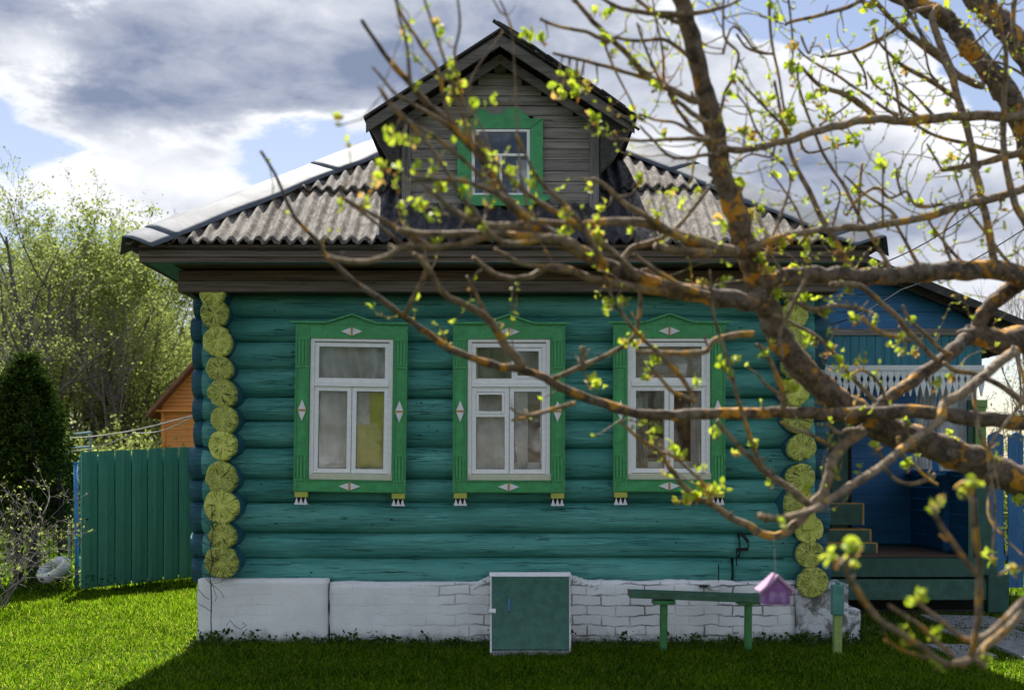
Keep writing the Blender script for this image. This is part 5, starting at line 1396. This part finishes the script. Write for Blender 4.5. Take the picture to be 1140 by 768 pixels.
# secondary
S = [
 ([(450, 352), (476, 296), (462, 284), (443, 268), (410, 242), (382, 221)], 3.9, 3.7, 2.4, 1.2),
 ([(582, 408), (563, 384), (543, 355), (523, 342), (498, 330), (488, 318), (476, 298), (460, 282)], 3.95, 3.7, 4.5, 2),
 ([(545, 356), (535, 338), (526, 320), (520, 308)], 3.9, 3.8, 2, 1.2),
 ([(457, 94), (453, 54), (447, 28), (441, 2), (438, -20)], 3.4, 3.3, 2.2, 1.3),
 ([(520, 158), (500, 130), (487, 77), (472, 56), (457, 33), (443, 8), (436, -15)], 3.5, 3.3, 3, 1.5),
 ([(530, 175), (508, 110), (495, 68), (481, 26), (471, -5)], 3.5, 3.4, 2.6, 1.3),
 ([(540, 180), (515, 110), (506, 63), (512, 30), (509, -5)], 3.5, 3.4, 2.4, 1.3),
 ([(500, 140), (443, 106), (431, 94), (415, 75)], 3.5, 3.3, 2.4, 1.4),
 ([(557, 210), (540, 150), (520, 100), (560, 35)], 3.5, 3.6, 1.5, .6),
 ([(600, 250), (580, 200), (570, 40), (556, 12), (546, -5)], 3.5, 3.6, 1.6, .9),
 ([(570, 36), (566, 22), (556, 0)], 3.6, 3.6, 1.5, 1),
 ([(570, 228), (530, 190), (480, 150), (440, 125), (420, 95)], 3.5, 3.2, 3, 1.2),
 ([(820, 280), (772, 268), (744, 258), (721, 249), (692, 247), (639, 250), (603, 247), (575, 250)], 4.2, 3.6, 5.5, 2.4),
 ([(763, 268), (725, 244), (697, 228), (674, 207), (660, 199)], 4.0, 3.9, 3.2, 1.8),
 ([(692, 290), (705, 276), (725, 270), (753, 254), (782, 219), (790, 208)], 4.0, 4.1, 3, 1.6),
 ([(650, 282), (627, 268), (574, 263), (528, 261), (481, 261), (443, 256)], 3.7, 3.4, 5, 2.6),
 ([(570, 262), (537, 265), (513, 272), (481, 275), (448, 275), (434, 284), (410, 291), (387, 291), (366, 286)], 3.6, 3.3, 3.4, 2.4),
 ([(480, 276), (441, 254), (417, 240), (375, 216)], 3.5, 3.3, 2.8, 1.3),
 ([(744, 324), (674, 315), (646, 305), (615, 296), (590, 308), (565, 310), (544, 301), (527, 287)], 4.1, 3.6, 4.5, 2),
 ([(640, 303), (600, 297), (574, 291), (551, 277)], 3.8, 3.6, 3, 1.6),
 ([(790, 282), (760, 280), (730, 274)], 4.1, 4.0, 4, 4),
 ([(790, 329), (767, 322), (744, 310), (716, 291), (706, 282)], 4.1, 3.9, 3, 1.6),
 ([(592, 249), (560, 220), (544, 212), (528, 205), (502, 200), (467, 200)], 3.5, 3.3, 3.6, 1.6),
 ([(592, 249), (570, 252), (537, 249), (513, 240), (490, 222), (470, 205)], 3.5, 3.3, 4, 1.4),
 ([(615, 263), (560, 270), (520, 225), (480, 165), (440, 120), (425, 100)], 3.5, 3.1, 3.5, 1.2),
 ([(675, 296), (640, 240), (600, 200), (575, 150)], 3.7, 3.4, 3, 1.2),
 ([(710, 308), (660, 262), (600, 225), (560, 190), (530, 150)], 3.9, 3.4, 3, 1.4),
 ([(744, 322), (716, 300), (712, 350), (704, 377), (682, 392), (650, 407), (615, 421)], 4.1, 4.0, 2, 3),
 ([(773, 446), (758, 419), (729, 389), (706, 367), (689, 345), (683, 338), (674, 305)], 4.1, 3.9, 3, 1.8),
 ([(838, 372), (798, 377), (783, 392), (749, 393), (709, 392)], 4.25, 4.0, 4, 2.6),
 ([(773, 448), (771, 445), (749, 436), (734, 419), (722, 405)], 4.1, 4.0, 3, 1.4),
 ([(640, 449), (614, 456), (592, 462), (578, 460), (568, 454)], 3.95, 3.8, 2.6, 1.4),
 ([(600, 461), (570, 468), (600, 459), (637, 449)], 3.9, 3.95, 1.6, 2),
 ([(960, 479), (938, 497), (925, 518), (917, 547), (905, 562), (891, 578), (879, 590), (860, 597), (841, 589), (813, 575), (791, 560), (770, 549), (753, 530), (742, 516), (737, 505), (709, 486), (690, 468)], 4.35, 4.2, 7, 1.6),
 ([(789, 560), (787, 545), (775, 530), (755, 512), (737, 503)], 4.2, 4.2, 2, 1.6),
 ([(1131, 390), (1115, 402), (1081, 430), (1053, 450), (1042, 472), (1011, 494), (980, 520), (948, 541), (922, 557), (899, 570), (860, 577), (846, 574)], 4.5, 3.3, 6, 4),
 ([(905, 563), (898, 560), (876, 541), (852, 525), (833, 507), (815, 488), (798, 468)], 4.2, 4.2, 4.5, 2.2),
 ([(852, 525), (840, 500), (823, 449), (815, 419), (805, 387), (795, 350), (790, 300)], 4.2, 4.0, 3, 1.2),
 ([(872, 459), (872, 439), (862, 411), (850, 389), (842, 384)], 4.3, 4.2, 3.6, 2.4),
 ([(872, 440), (860, 434), (850, 425), (842, 415)], 4.3, 4.2, 2, 1.2),
 ([(650, 412), (648, 386)], 4.0, 4.0, 3, 3.2),
 ([(1200, 620), (1160, 655), (1140, 668), (1115, 693), (1093, 709), (1074, 712)], 3.3, 3.0, 5, 3.4),
 ([(1200, 650), (1160, 668), (1140, 682), (1120, 701), (1093, 723), (1082, 733), (1070, 741)], 3.3, 3.0, 5.5, 4),
 ([(1082, 733), (1055, 739), (1033, 725), (1001, 704), (974, 685), (958, 663), (944, 639), (940, 620)], 3.0, 2.7, 4, 3),
 ([(1080, 731), (1088, 704), (1090, 668), (1090, 628), (1086, 590), (1083, 556)], 3.0, 2.8, 4, 3),
 ([(1090, 640), (1085, 636), (1060, 603), (1044, 579), (1040, 566)], 2.9, 2.8, 3.2, 2.6),
 ([(1074, 712), (1050, 693), (1028, 676), (1018, 668)], 3.0, 2.8, 3, 2),
 ([(1060, 728), (1040, 712), (1022, 695), (990, 674)], 3.0, 2.8, 3, 2),
 ([(1055, 739), (1010, 725), (985, 712)], 3.0, 2.9, 2.5, 1.6),
 ([(1082, 733), (1098, 742)], 3.0, 3.0, 3, 3),
 ([(1130, 390), (1140, 440), (1105, 490), (1100, 515), (1108, 560), (1105, 610)], 4.2, 3.9, 2.5, 1.3),
 ([(1083, 430), (1090, 480), (1103, 508), (1112, 545)], 4.4, 4.2, 3, 1.6),
 # upper right
 ([(1150, 128), (1124, 130), (1078, 130), (1035, 132), (1006, 135), (980, 133), (949, 136), (920, 143), (892, 152), (863, 160), (834, 166), (800, 166)], 5.2, 4.2, 6, 3.8),
 ([(975, 132), (957, 115), (935, 103), (912, 95), (892, 74)], 4.9, 4.8, 4.4, 1.8),
 ([(1040, 8), (1015, 14), (1006, 26), (986, 40), (963, 52), (940, 60), (914, 64)], 5.2, 5.0, 3, 1.6),
 ([(768, 16), (791, 12), (814, 5), (830, -4)], 4.1, 4.3, 3, 1.5),
 ([(985, -20), (960, 0), (935, 11), (906, 19), (883, 24), (874, 28)], 5.0, 4.8, 3, 1.6),
 ([(1095, 96), (1069, 86), (1043, 63), (1003, 32), (972, 0), (960, -15)], 5.2, 5.0, 4.5, 2.4),
 ([(1045, 8), (1038, 23), (1055, 69), (1066, 109), (1078, 149), (1086, 189), (1092, 220), (1098, 243), (1106, 289), (1110, 302)], 5.2, 4.7, 4, 4.6),
 ([(1200, 180), (1165, 198), (1140, 210), (1107, 220), (1072, 229), (1038, 239), (1003, 247), (963, 253), (935, 254), (906, 257), (863, 266), (832, 278)], 5.0, 4.2, 5, 3.6),
 ([(1000, 130), (963, 106), (935, 86), (900, 66), (885, 50)], 4.9, 4.8, 2.2, 1),
 ([(1024, 131), (1021, 129), (998, 112), (975, 95), (965, 80)], 5, 4.9, 2.2, 1),
 ([(1068, 112), (1038, 92), (1003, 72), (980, 49), (972, 32)], 5.1, 4.9, 3.2, 1.2),
 ([(1040, 130), (1018, 106), (1000, 92)], 5.1, 5, 2, 1),
 ([(889, 70), (889, 95), (903, 138), (917, 172), (935, 200), (943, 214), (963, 252), (989, 295), (992, 304)], 4.7, 4.6, 1.4, 2.4),
 ([(862, 90), (872, 138), (883, 178), (900, 212), (920, 252), (946, 297), (950, 306)], 4.5, 4.5, 1.6, 4),
 ([(1018, 138), (1043, 152), (1078, 160), (1107, 169), (1132, 172), (1165, 190)], 5.0, 5.1, 1.6, 3.4),
 ([(1170, 160), (1140, 169), (1115, 175), (1078, 185), (1049, 189)], 5.1, 5.0, 5, 3),
 ([(1118, 100), (1117, 160), (1124, 205), (1132, 230), (1150, 262)], 4.9, 4.7, 3, 4.5),
 ([(1117, 0), (1112, 20), (1120, 60), (1118, 110), (1117, 150)], 4.6, 4.8, 2, 3),
 ([(775, 112), (768, 110), (739, 96), (718, 82), (697, 59), (678, 42), (664, 28), (653, 16), (639, -2), (630, -18)], 4.1, 4.0, 4.6, 2.2),
 ([(722, 88), (718, 87), (685, 77), (650, 68), (615, 59)], 4.1, 4.0, 2.8, 1.6),
 ([(678, 46), (669, 44), (650, 35), (622, 30), (601, 21)], 4.0, 3.9, 2.4, 1.8),
 ([(768, 66), (758, 56), (737, 44), (711, 46), (683, 42)], 4.1, 4.0, 2.4, 1.7),
 ([(760, 18), (749, 16), (721, 15), (690, 9), (669, -2)], 4.1, 4.0, 4, 1.8),
 ([(755, 25), (744, 21), (725, 12), (707, -2)], 4.1, 4.1, 3, 2),
 ([(736, 92), (732, 84), (718, 52), (709, 26)], 4.1, 4.0, 2, 1.1),
 ([(740, 95), (739, 91), (737, 54), (730, 21), (726, -5)], 4.1, 4.0, 1.8, .9),
 ([(672, 46), (683, 75), (700, 108), (706, 122)], 4.0, 4.0, 1.6, 1),
 ([(792, 140), (772, 127), (753, 112), (742, 98), (736, 90)], 4.1, 4.1, 3.6, 1.8),
 ([(795, 160), (777, 150), (758, 127), (744, 104)], 4.1, 4.1, 3.2, 1.6),
 ([(795, 158), (772, 155), (744, 155), (716, 157), (690, 155)], 4.1, 4.0, 3, 1.5),
 ([(790, 155), (772, 148), (749, 136), (730, 134), (711, 127)], 4.1, 4.0, 2.6, 1.2),
 ([(800, 172), (782, 173), (763, 176), (744, 173), (721, 150), (712, 140)], 4.1, 4.0, 2.6, 1.2),
 ([(740, 98), (750, 85), (758, 70)], 4.1, 4.1, 1, .6), ([(800, 134), (807, 105), (816, 84), (822, 60), (806, 40), (806, -5)], 4.2, 4.3, 2, 1.4),
 ([(805, 60), (815, 30), (830, 42), (840, 55), (862, 61)], 4.3, 4.5, 1.6, 1.2), ([(820, 85), (840, 108), (862, 130), (880, 150)], 4.3, 4.5, 1.4, 1.8),
 ([(857, -5), (858, 40), (868, 90), (874, 130)], 4.5, 4.5, 1.8, 1.4), ([(877, -5), (883, 54), (878, 80)], 4.6, 4.6, 1.4, 1),
 ([(820, 38), (830, 52), (845, 59), (862, 60)], 4.5, 4.5, 1.3, 1.6), ([(892, 40), (900, 60), (903, 52)], 4.6, 4.6, 1.4, 1.2),
 ([(860, 270), (845, 300), (880, 205), (858, 170)], 4.3, 4.4, 1.8, 1.2), ([(942, 240), (955, 222), (975, 209), (990, 220), (1003, 216), (1010, 214), (1022, 230), (1050, 228)], 4.7, 4.7, 1.8, 1.6),
 ([(1003, 216), (998, 195), (1000, 188)], 4.7, 4.7, 1.6, 1.2), ([(983, 252), (983, 200), (984, 186)], 4.5, 4.2, 1.3, 1.3),
 ([(955, 250), (958, 200), (960, 182)], 4.7, 4.7, 1.6, 1.6), ([(1000, 247), (992, 235), (965, 218), (940, 195)], 4.7, 4.7, 2, 1.2),
 ([(1030, 300), (1020, 290), (1003, 260), (992, 240)], 4.6, 4.6, 2.4, 1.6), ([(1078, 300), (1060, 280), (1045, 262), (1030, 240)], 4.6, 4.7, 2.2, 1.2),
 ([(1064, 300), (1050, 262), (1070, 230), (1095, 210)], 4.6, 4.8, 2, 1.4), ([(1140, 310), (1120, 290), (1100, 262), (1078, 235)], 4.6, 4.8, 2.6, 1.4), ([(1078, 172), (1070, 185), (1064, 196), (1072, 220)], 4.9, 4.9, 1.5, 1),
 ([(1049, 190), (1040, 175), (1032, 160)], 5, 5, 1.4, 1), ([(1078, 52), (1095, 40), (1110, 22)], 5.1, 5, 1.4, 1), ([(1124, 37), (1112, 60), (1100, 75)], 5.0, 5, 1.2, 1),
 ([(1095, 68), (1112, 70), (1130, 78), (1150, 92)], 5.0, 5, 1.5, 1.4), ([(1150, 75), (1135, 60), (1128, 20), (1131, -5)], 4.8, 4.8, 2.4, 3),
 ([(1096, -5), (1100, 20), (1112, 30), (1118, 45)], 4.8, 4.8, 1.8, 1.4), ([(1000, -5), (1015, 20), (1030, 45), (1045, 60), (1060, 90), (1066, 112)], 5, 4.9, 2, 2.6),
 ([(1018, 12), (1030, 60), (1035, 80), (1045, 92)], 5, 5, 1.4, 1.2), ([(985, 45), (990, 75), (998, 100), (1004, 135)], 5, 5, 1.2, 1.8),
 ([(950, 60), (962, 80), (965, 100)], 5, 5, 1.8, 1), ([(912, 140), (940, 120), (950, 110)], 4.9, 4.9, 1.4, 1), ([(890, 152), (900, 170), (940, 160), (955, 158)], 4.7, 4.7, 1.6, 1.2),
 ([(863, 160), (858, 175), (835, 172), (810, 190)], 4.4, 4.3, 1.4, 1), ([(820, 105), (832, 120), (840, 140), (850, 158)], 4.3, 4.4, 1.2, 1.4),
 ([(846, 110), (860, 130), (875, 140)], 4.5, 4.5, 1.2, 1.2), ([(897, 269), (890, 240), (875, 215), (858, 192)], 4.4, 4.4, 1.5, 1),
 ([(926, 256), (930, 240), (935, 215), (925, 200)], 4.6, 4.6, 1.5, 1), ([(875, 306), (862, 290), (855, 270), (846, 245)], 4.3, 4.3, 1.8, 1),
 ([(1060, 395), (1046, 388), (1030, 372), (1013, 356), (1005, 340)], 4.6, 4.5, 3, 1.6), ([(1044, 402), (1018, 376), (990, 345), (968, 326), (955, 318), (925, 316)], 4.6, 4.3, 3, 3.4),
 ([(1015, 380), (1003, 376), (980, 370), (966, 360), (960, 352)], 4.0, 4.0, 3, 1.6), ([(1150, 455), (1115, 430), (1090, 418), (1064, 412), (1050, 404)], 4.5, 4.5, 3.6, 2.6),
 ([(880, 330), (905, 345), (930, 340), (960, 345), (975, 350)], 4.3, 4.2, 4, 1.6), ([(860, 350), (905, 372), (930, 395), (945, 415), (960, 432), (975, 447)], 4.3, 4.3, 2, 2.6),
 ([(900, 305), (880, 345), (868, 375), (872, 400)], 4.2, 4.2, 2.6, 2), ([(985, 445), (978, 425), (960, 412), (948, 418)], 4.3, 4.2, 2, 1.4),
 ([(925, 497), (905, 485), (885, 478), (870, 470)], 4.3, 4.2, 2.4, 1.6), ([(958, 480), (945, 478), (935, 482), (920, 472)], 4.3, 4.3, 3, 2),
 ([(1000, 486), (1005, 505), (1030, 530), (1045, 540)], 4.3, 4.2, 2.4, 1.4), ([(1040, 528), (1020, 538), (1000, 535), (985, 520), (978, 500)], 4.4, 4.3, 3, 1.6),
 ([(1140, 620), (1120, 600), (1100, 570), (1110, 508)], 4.0, 4.3, 1.4, 1.6), ([(1160, 640), (1130, 632), (1112, 640)], 3.2, 3.1, 2, 1.5),
]
for s_ in S:
    pts_ = s_[0]; mid_p = pts_[len(pts_) // 2]
    if 360 < mid_p[0] < 800 and 195 < mid_p[1] < 345: s_ = (s_[0], s_[1], s_[2], s_[3] * 1.3, s_[4] * 1.25)
    br(*s_)
def catmull(pts, rad, per):
    out = []; ro = []; n = len(pts)
    for i in range(n - 1):
        p0 = pts[max(i - 1, 0)]; p1 = pts[i]; p2 = pts[i + 1]; p3 = pts[min(i + 2, n - 1)]
        for k in range(per):
            t = k / per; t2 = t * t; t3 = t2 * t
            out.append(.5 * ((2 * p1) + (p2 - p0) * t + (2 * p0 - 5 * p1 + 4 * p2 - p3) * t2 + (3 * p1 - p0 - 3 * p2 + p3) * t3)); ro.append(rad[i] + (rad[i + 1] - rad[i]) * t)
    out.append(pts[-1]); ro.append(rad[-1]); return out, ro
twigs = MB(); allpts = []; rs = random.Random(17)
for bi, (pts, y0, y1, r0, r1, main) in enumerate(BR):
    n = len(pts); cum = [0]
    for a, b_ in zip(pts[:-1], pts[1:]): cum.append(cum[-1] + math.hypot(b_[0] - a[0], b_[1] - a[1]))
    P3 = []; Rr = []
    for i, (px, py) in enumerate(pts):
        f = cum[i] / cum[-1]; Y = y0 + (y1 - y0) * f + (.05 * mnoise.noise(Vector((px * .01, py * .01, bi))))
        P3.append(at(px, py, Y)); Rr.append((r0 + (r1 - r0) * f) / F * Y)
    # main limb keeps its girth further out
    if bi == 0: Rr = [r * (1.0 if q < 4 else (.86 if q < 13 else .95)) for q, r in enumerate(Rr)]
    per = 8 if main else 5
    Q, Rq = catmull(P3, Rr, per)
    Rq = [r * (1 + .12 * mnoise.noise(Vector((i * .45, bi * 3.3, 0))) + .10 * mnoise.noise(Vector((i * .16, bi * 1.3, 7)))) for i, r in enumerate(Rq)]
    amp = (.22 if main else .5)
    Q = [q + Vector((mnoise.noise(Vector((i * .30, bi, 1))), mnoise.noise(Vector((i * .30, bi, 2))), mnoise.noise(Vector((i * .30, bi, 3))))) * Rq[i] * amp for i, q in enumerate(Q)]
    for q, r in zip(Q, Rq): allpts.append((q, r))
    if main:
        mb = MB(); mb.tube(Q, Rq, 16)
        for _ in range(len(Q) // 7):     # knobs and cut spurs
            q = rs.randrange(2, len(Q) - 2); d_ = Vector((rs.gauss(0, 1), rs.gauss(0, 1), rs.gauss(0, 1))).normalized(); r = Rq[q]
            mb.tube([Q[q], Q[q] + d_ * r * .8, Q[q] + d_ * r * 1.25], [r * .55, r * .40, r * .18], 8)
        rv = np.array([c_ for r in Rq for c_ in [r] * 16] + [0.01] * (len(mb.v) - 16 * len(Rq)))
        mb.v = [tuple(Vector(v) + (mnoise.noise_vector(Vector(v) * 22) * .14 + mnoise.noise_vector(Vector(v) * 60) * .08) * float(r)) for v, r in zip(mb.v, rv)]
        mb.build('limb', M['bark'], ft, smooth=True)
    else:
        twigs.tube(Q, Rq, 7)
        if rs.random() < .8:
            for _ in range(max(1, len(Q) // 9)):   # short spurs
                q = rs.randrange(2, len(Q) - 1); d_ = (Vector((rs.gauss(0, 1), rs.gauss(0, .6), rs.gauss(0, 1) + .3))).normalized(); L_ = rs.uniform(.012, .045); r = max(.0014, Rq[q] * .45)
                twigs.tube([Q[q], Q[q] + d_ * L_ * .6, Q[q] + (d_ + Vector((0, 0, .3))) * L_], [r, r * .8, r * .7], 5)
# fine side twigs with tiny buds
TB = []
src = [(q, r) for q, r in allpts]
cnt = 0
while cnt < 300:
    q, r = rs.choice(src); px, py = q.x / q.y * F + 570, 520 - (q.z - 1.6) / q.y * F
    if not (330 < px < 1180 and -30 < py < 620): continue
    if not (px > 700 and py < 330) and rs.random() < .6: continue
    if py > 330 and px < 860 and rs.random() < .6: continue
    cnt += 1
    d_ = Vector((rs.gauss(-.3, .8), rs.gauss(0, .25), rs.gauss(.45, .7))).normalized(); Ln = rs.uniform(.08, .34); pts = [q]; k_ = rs.randint(4, 7)
    for s in range(k_): d_ = (d_ + Vector((rs.gauss(0, .34), rs.gauss(0, .2), rs.gauss(.05, .34)))).normalized(); pts.append(pts[-1] + d_ * Ln / k_)
    r_ = min(r * .6, .0028); rr_ = [r_ * (1 - .6 * s / k_) for s in range(k_ + 1)]; pts, rr_ = catmull(pts, rr_, 3); twigs.tube(pts, rr_, 5)
    for s in range(3, len(pts), 4): TB.append((pts[s], (pts[s] - pts[s - 1]).normalized(), rs.uniform(.010, .020)))
    TB.append((pts[-1], d_, rs.uniform(.016, .03)))
# trunk, just outside the picture on the right
base = at(1330, 700, 4.9)
mb = MB(); mb.tube([(base.x + .02, 4.95, -.1), (base.x, 4.92, .25), (base.x - .01, 4.9, .6), (base.x, 4.9, base.z + .05), (at(1300, 600, 4.95))], [.24, .17, .15, .14, .10], 16); mb.build('trunk', M['bark'], ft, smooth=True)

CL = """375,134,9 360,150,8 367,152,7 389,159,8 453,40,9 474,48,8 485,23,9 490,37,9 499,46,7 502,70,8 502,84,9 504,101,10 497,111,9 513,94,8 551,111,9 530,117,10 516,136,8 478,150,6 434,150,9 441,152,8 452,156,8 463,159,7
427,183,10 422,195,11 417,205,10 441,205,9 441,188,9 462,186,9 481,187,9 490,208,10 516,214,11 448,230,9 462,228,8 469,227,9 481,239,11 380,228,10 406,223,10 569,190,10 572,202,8 591,202,11 596,195,9 544,228,9 523,236,8 537,253,7 485,269,7 591,235,7
711,197,12 657,207,8 669,227,9 630,237,10 660,246,9 629,260,10 664,264,13 670,270,9 703,257,9 759,228,9 731,238,8 803,249,11 777,214,6 824,204,9 782,314,9 805,314,9 678,335,9 695,336,9 675,342,9
695,381,8 708,381,9 724,409,10 731,397,9 720,418,8 776,423,10 664,428,14 658,424,9 803,404,9 818,399,9 813,415,9 714,471,8 729,478,9 751,497,12 763,505,10 797,481,8 840,494,8 820,504,8 877,429,9
783,520,10 780,535,9 800,541,10 803,546,8 753,555,8 764,552,10 775,552,9 787,545,9 871,585,9 857,535,8 742,525,7
952,355,11 975,353,10 917,349,12 900,372,12 905,380,9 946,320,10 935,303,10 1003,375,8 1003,390,9 1018,390,8 1015,356,8 955,399,9 923,389,10 933,398,9 897,269,12 897,280,11 926,274,9 1041,260,8 1115,224,9 1026,223,8 975,293,8 1012,222,6
883,429,10 962,454,10 1010,470,8 934,406,9 943,419,12 1042,428,9 1063,419,9 1110,508,9 1055,484,9 1060,490,8 975,495,9 1010,515,10 1037,531,9 923,489,8 899,543,9 932,528,8 903,415,8
1076,544,17 1082,538,15 1040,562,14 1046,556,12 1135,554,13 925,620,16 949,609,17 951,625,10 1017,666,13 1024,660,10 1042,704,13 1010,709,12 1006,700,8 1096,732,14 1044,740,9 1101,614,11 1128,632,12 1106,625,8
866,17,9 857,6,8 883,54,10 882,77,16 883,90,12 877,126,15 880,136,11 920,126,10 857,112,9 846,106,8 829,146,8 863,149,10 945,106,12 929,159,9 952,158,11 972,32,11 975,44,9 998,70,10 966,7,9 975,90,9 957,89,9 932,76,8 983,186,13 998,192,8 955,209,9 880,195,9 860,192,8 1058,175,10 1032,143,8 1055,113,8 1064,196,8 1049,13,11 1018,120,6 905,107,9 912,115,9 916,100,8
662,12,9 674,16,9 586,37,11 603,41,12 620,98,11 629,82,9 642,82,9 636,94,11 641,102,11 655,96,10 625,108,9 660,129,10 671,143,10 676,44,9 682,59,8 718,130,9 739,148,9 730,94,10 735,100,8 807,105,10 816,84,9 828,145,9 836,150,9 1084,12,8 1090,22,7 1008,78,8 835,242,9 845,235,8 838,262,9 850,285,10 856,300,10 868,272,9 880,265,8 884,300,10 850,395,8 866,325,9 895,330,9"""
CLl = [tuple(float(c) for c in q.split(',')) for q in CL.split()]
# scattered smaller ones in the busy upper right
for _ in range(120):
    CLl.append((rs.uniform(830, 1140), rs.uniform(0, 300), rs.uniform(3, 6)))
for _ in range(35): CLl.append((rs.uniform(640, 1080), rs.uniform(20, 500), rs.uniform(3, 5)))
proj = np.array([((q.x / q.y) * F + 570, 520 - (q.z - 1.6) / q.y * F) for q, r in allpts])
LV, LF, RV, RF = [], [], [], []
def leaf(p, d, up, L, wd, V_, F_):
    """small cupped pointed leaf, 9 vertices"""
    d = d.normalized(); s = d.cross(up); s = s.normalized() if s.length > 1e-4 else d.orthogonal().normalized(); nn = s.cross(d).normalized(); b0 = len(V_)
    prof = ((0, .12, 0), (.3, .85, .06), (.62, .95, .10), (.85, .5, .05), (1.0, .04, -.05))
    for t, wq, b_ in prof:
        c_ = p + d * L * t + nn * L * b_; V_.append(c_ - s * wd * wq * .5 + nn * wd * .22 * wq); V_.append(c_); V_.append(c_ + s * wd * wq * .5 + nn * wd * .22 * wq)
    for k in range(4):
        a = b0 + k * 3; F_.append((a, a + 1, a + 4, a + 3)); F_.append((a + 1, a + 2, a + 5, a + 4))
for (px, py, rp) in CLl:
    dd = np.hypot(proj[:, 0] - px, proj[:, 1] - py); i = int(dd.argmin()); q, r = allpts[i]
    Y = q.y + rs.uniform(-.04, .04); c_ = at(px, py, Y); dist = dd[i]
    if dist > 60: continue
    size = rp * (1.1 if rp < 12 else .92) / F * Y
    st_ = c_ + Vector((0, 0, -size * .7))
    mid_ = q.lerp(st_, .5) + Vector((rs.uniform(-.2, .2), 0, -.15)) * (st_ - q).length
    twigs.tube([q, mid_, st_, c_], [max(.0018, min(r * .6, .004)), .002, .0018, .0012], 5)
    axis = ((st_ - q).normalized() * .5 + Vector((0, 0, 1))).normalized()
    nl = 2 if rp < 6 else rs.randint(4, 7) + (3 if rp > 12 else 0)
    for k in range(nl):
        d_ = (axis * rs.uniform(.3, 1.0) + Vector((rs.gauss(0, .8), rs.gauss(0, .8), rs.gauss(0, .5)))).normalized()
        p_ = c_ + Vector((rs.gauss(0, .28), rs.gauss(0, .28), rs.gauss(0, .3))) * size - d_ * size * .5
        L_ = size * rs.uniform(.8, 1.25); leaf(p_, d_, Vector((rs.gauss(0, 1), rs.gauss(0, 1), rs.gauss(0, 1))), L_, L_ * rs.uniform(.5, .72), LV, LF)
    if rs.random() < .55:
        for k in range(2):
            d_ = Vector((rs.gauss(0, 1), rs.gauss(0, 1), rs.gauss(-.3, 1))).normalized(); leaf(c_ - axis * size * .6, d_, Vector((rs.gauss(0, 1), rs.gauss(0, 1), 0)), size * .6, size * .3, RV, RF)
for (p_, d0, L_) in TB:
    for k in range(rs.choice([1, 2, 2, 3])):
        d_ = (d0 * .8 + Vector((rs.gauss(0, .7), rs.gauss(0, .7), rs.gauss(.2, .6)))).normalized(); l_ = L_ * rs.uniform(.7, 1.2); leaf(p_, d_, Vector((rs.gauss(0, 1), rs.gauss(0, 1), rs.gauss(0, 1))), l_, l_ * .5, LV, LF)
twigs.build('twigs', M['bark_twig'], ft, smooth=True)
mb = MB(); mb.add(LV, LF); o = mb.build('leaves', M['leaf_fg'], ft, smooth=True); o['kind'] = 'stuff'
mb = MB(); mb.add(RV, RF); o = mb.build('bud_scales', M['leaf_red'], ft, smooth=True); o['kind'] = 'stuff'

# purple birdhouse hanging from the branch
YH = 4.2; hc = at(863, 656, YH)
bh = setp(empty('birdhouse', hc), 'small purple birdhouse with lilac roof hanging from a branch by a thread', 'birdhouse')
PX = YH / F
mb = MB(); w2 = 14.5 * PX; hb_ = 16 * PX; ht_ = 1 * PX
mb.prism([(-w2, -hb_), (w2, -hb_), (w2, ht_), (0, 14 * PX), (-w2, ht_)], -.035, .035); body = mb.build('body', M['purple'], bh, True, bevel=.002)
mb = MB()
for sg in (-1, 1): mb.bar((sg * -.5 * PX, 0, 16.5 * PX), (sg * 19.5 * PX, 0, -1.5 * PX), .094, .009)
mb.v = [(x, y, z) for x, y, z in mb.v]; mb.build('roof', M['pink_roof'], bh, True, bevel=.001)
mb = MB(); mb.box(-10.5 * PX, 10.5 * PX, -.039, -.0355, -13 * PX, 0); mb.build('window_panel', M['lilac'], bh, True)
mb = MB(); mb.box(-.8 * PX, .8 * PX, -.042, -.0395, -13 * PX, 0); mb.box(-10.5 * PX, -9 * PX, -.042, -.0395, -13 * PX, 0); mb.box(9 * PX, 10.5 * PX, -.042, -.0395, -13 * PX, 0); mb.box(-9 * PX, 9 * PX, -.0418, -.0393, -1.2 * PX, .3 * PX)
mb.prism([(-4 * PX, -13 * PX), (4 * PX, -13 * PX), (4 * PX, -7 * PX), (0, -5 * PX), (-4 * PX, -7 * PX)], -.0435, -.0422); mb.build('window_bars', M['purple'], bh, True)
mb = MB(); mb.tube([(0, 0, 15 * PX), (-.5 * PX, 0, 40 * PX), (-1.5 * PX, 0, 60 * PX)], .0009, 4); mb.build('thread', M['rope'], bh, True)
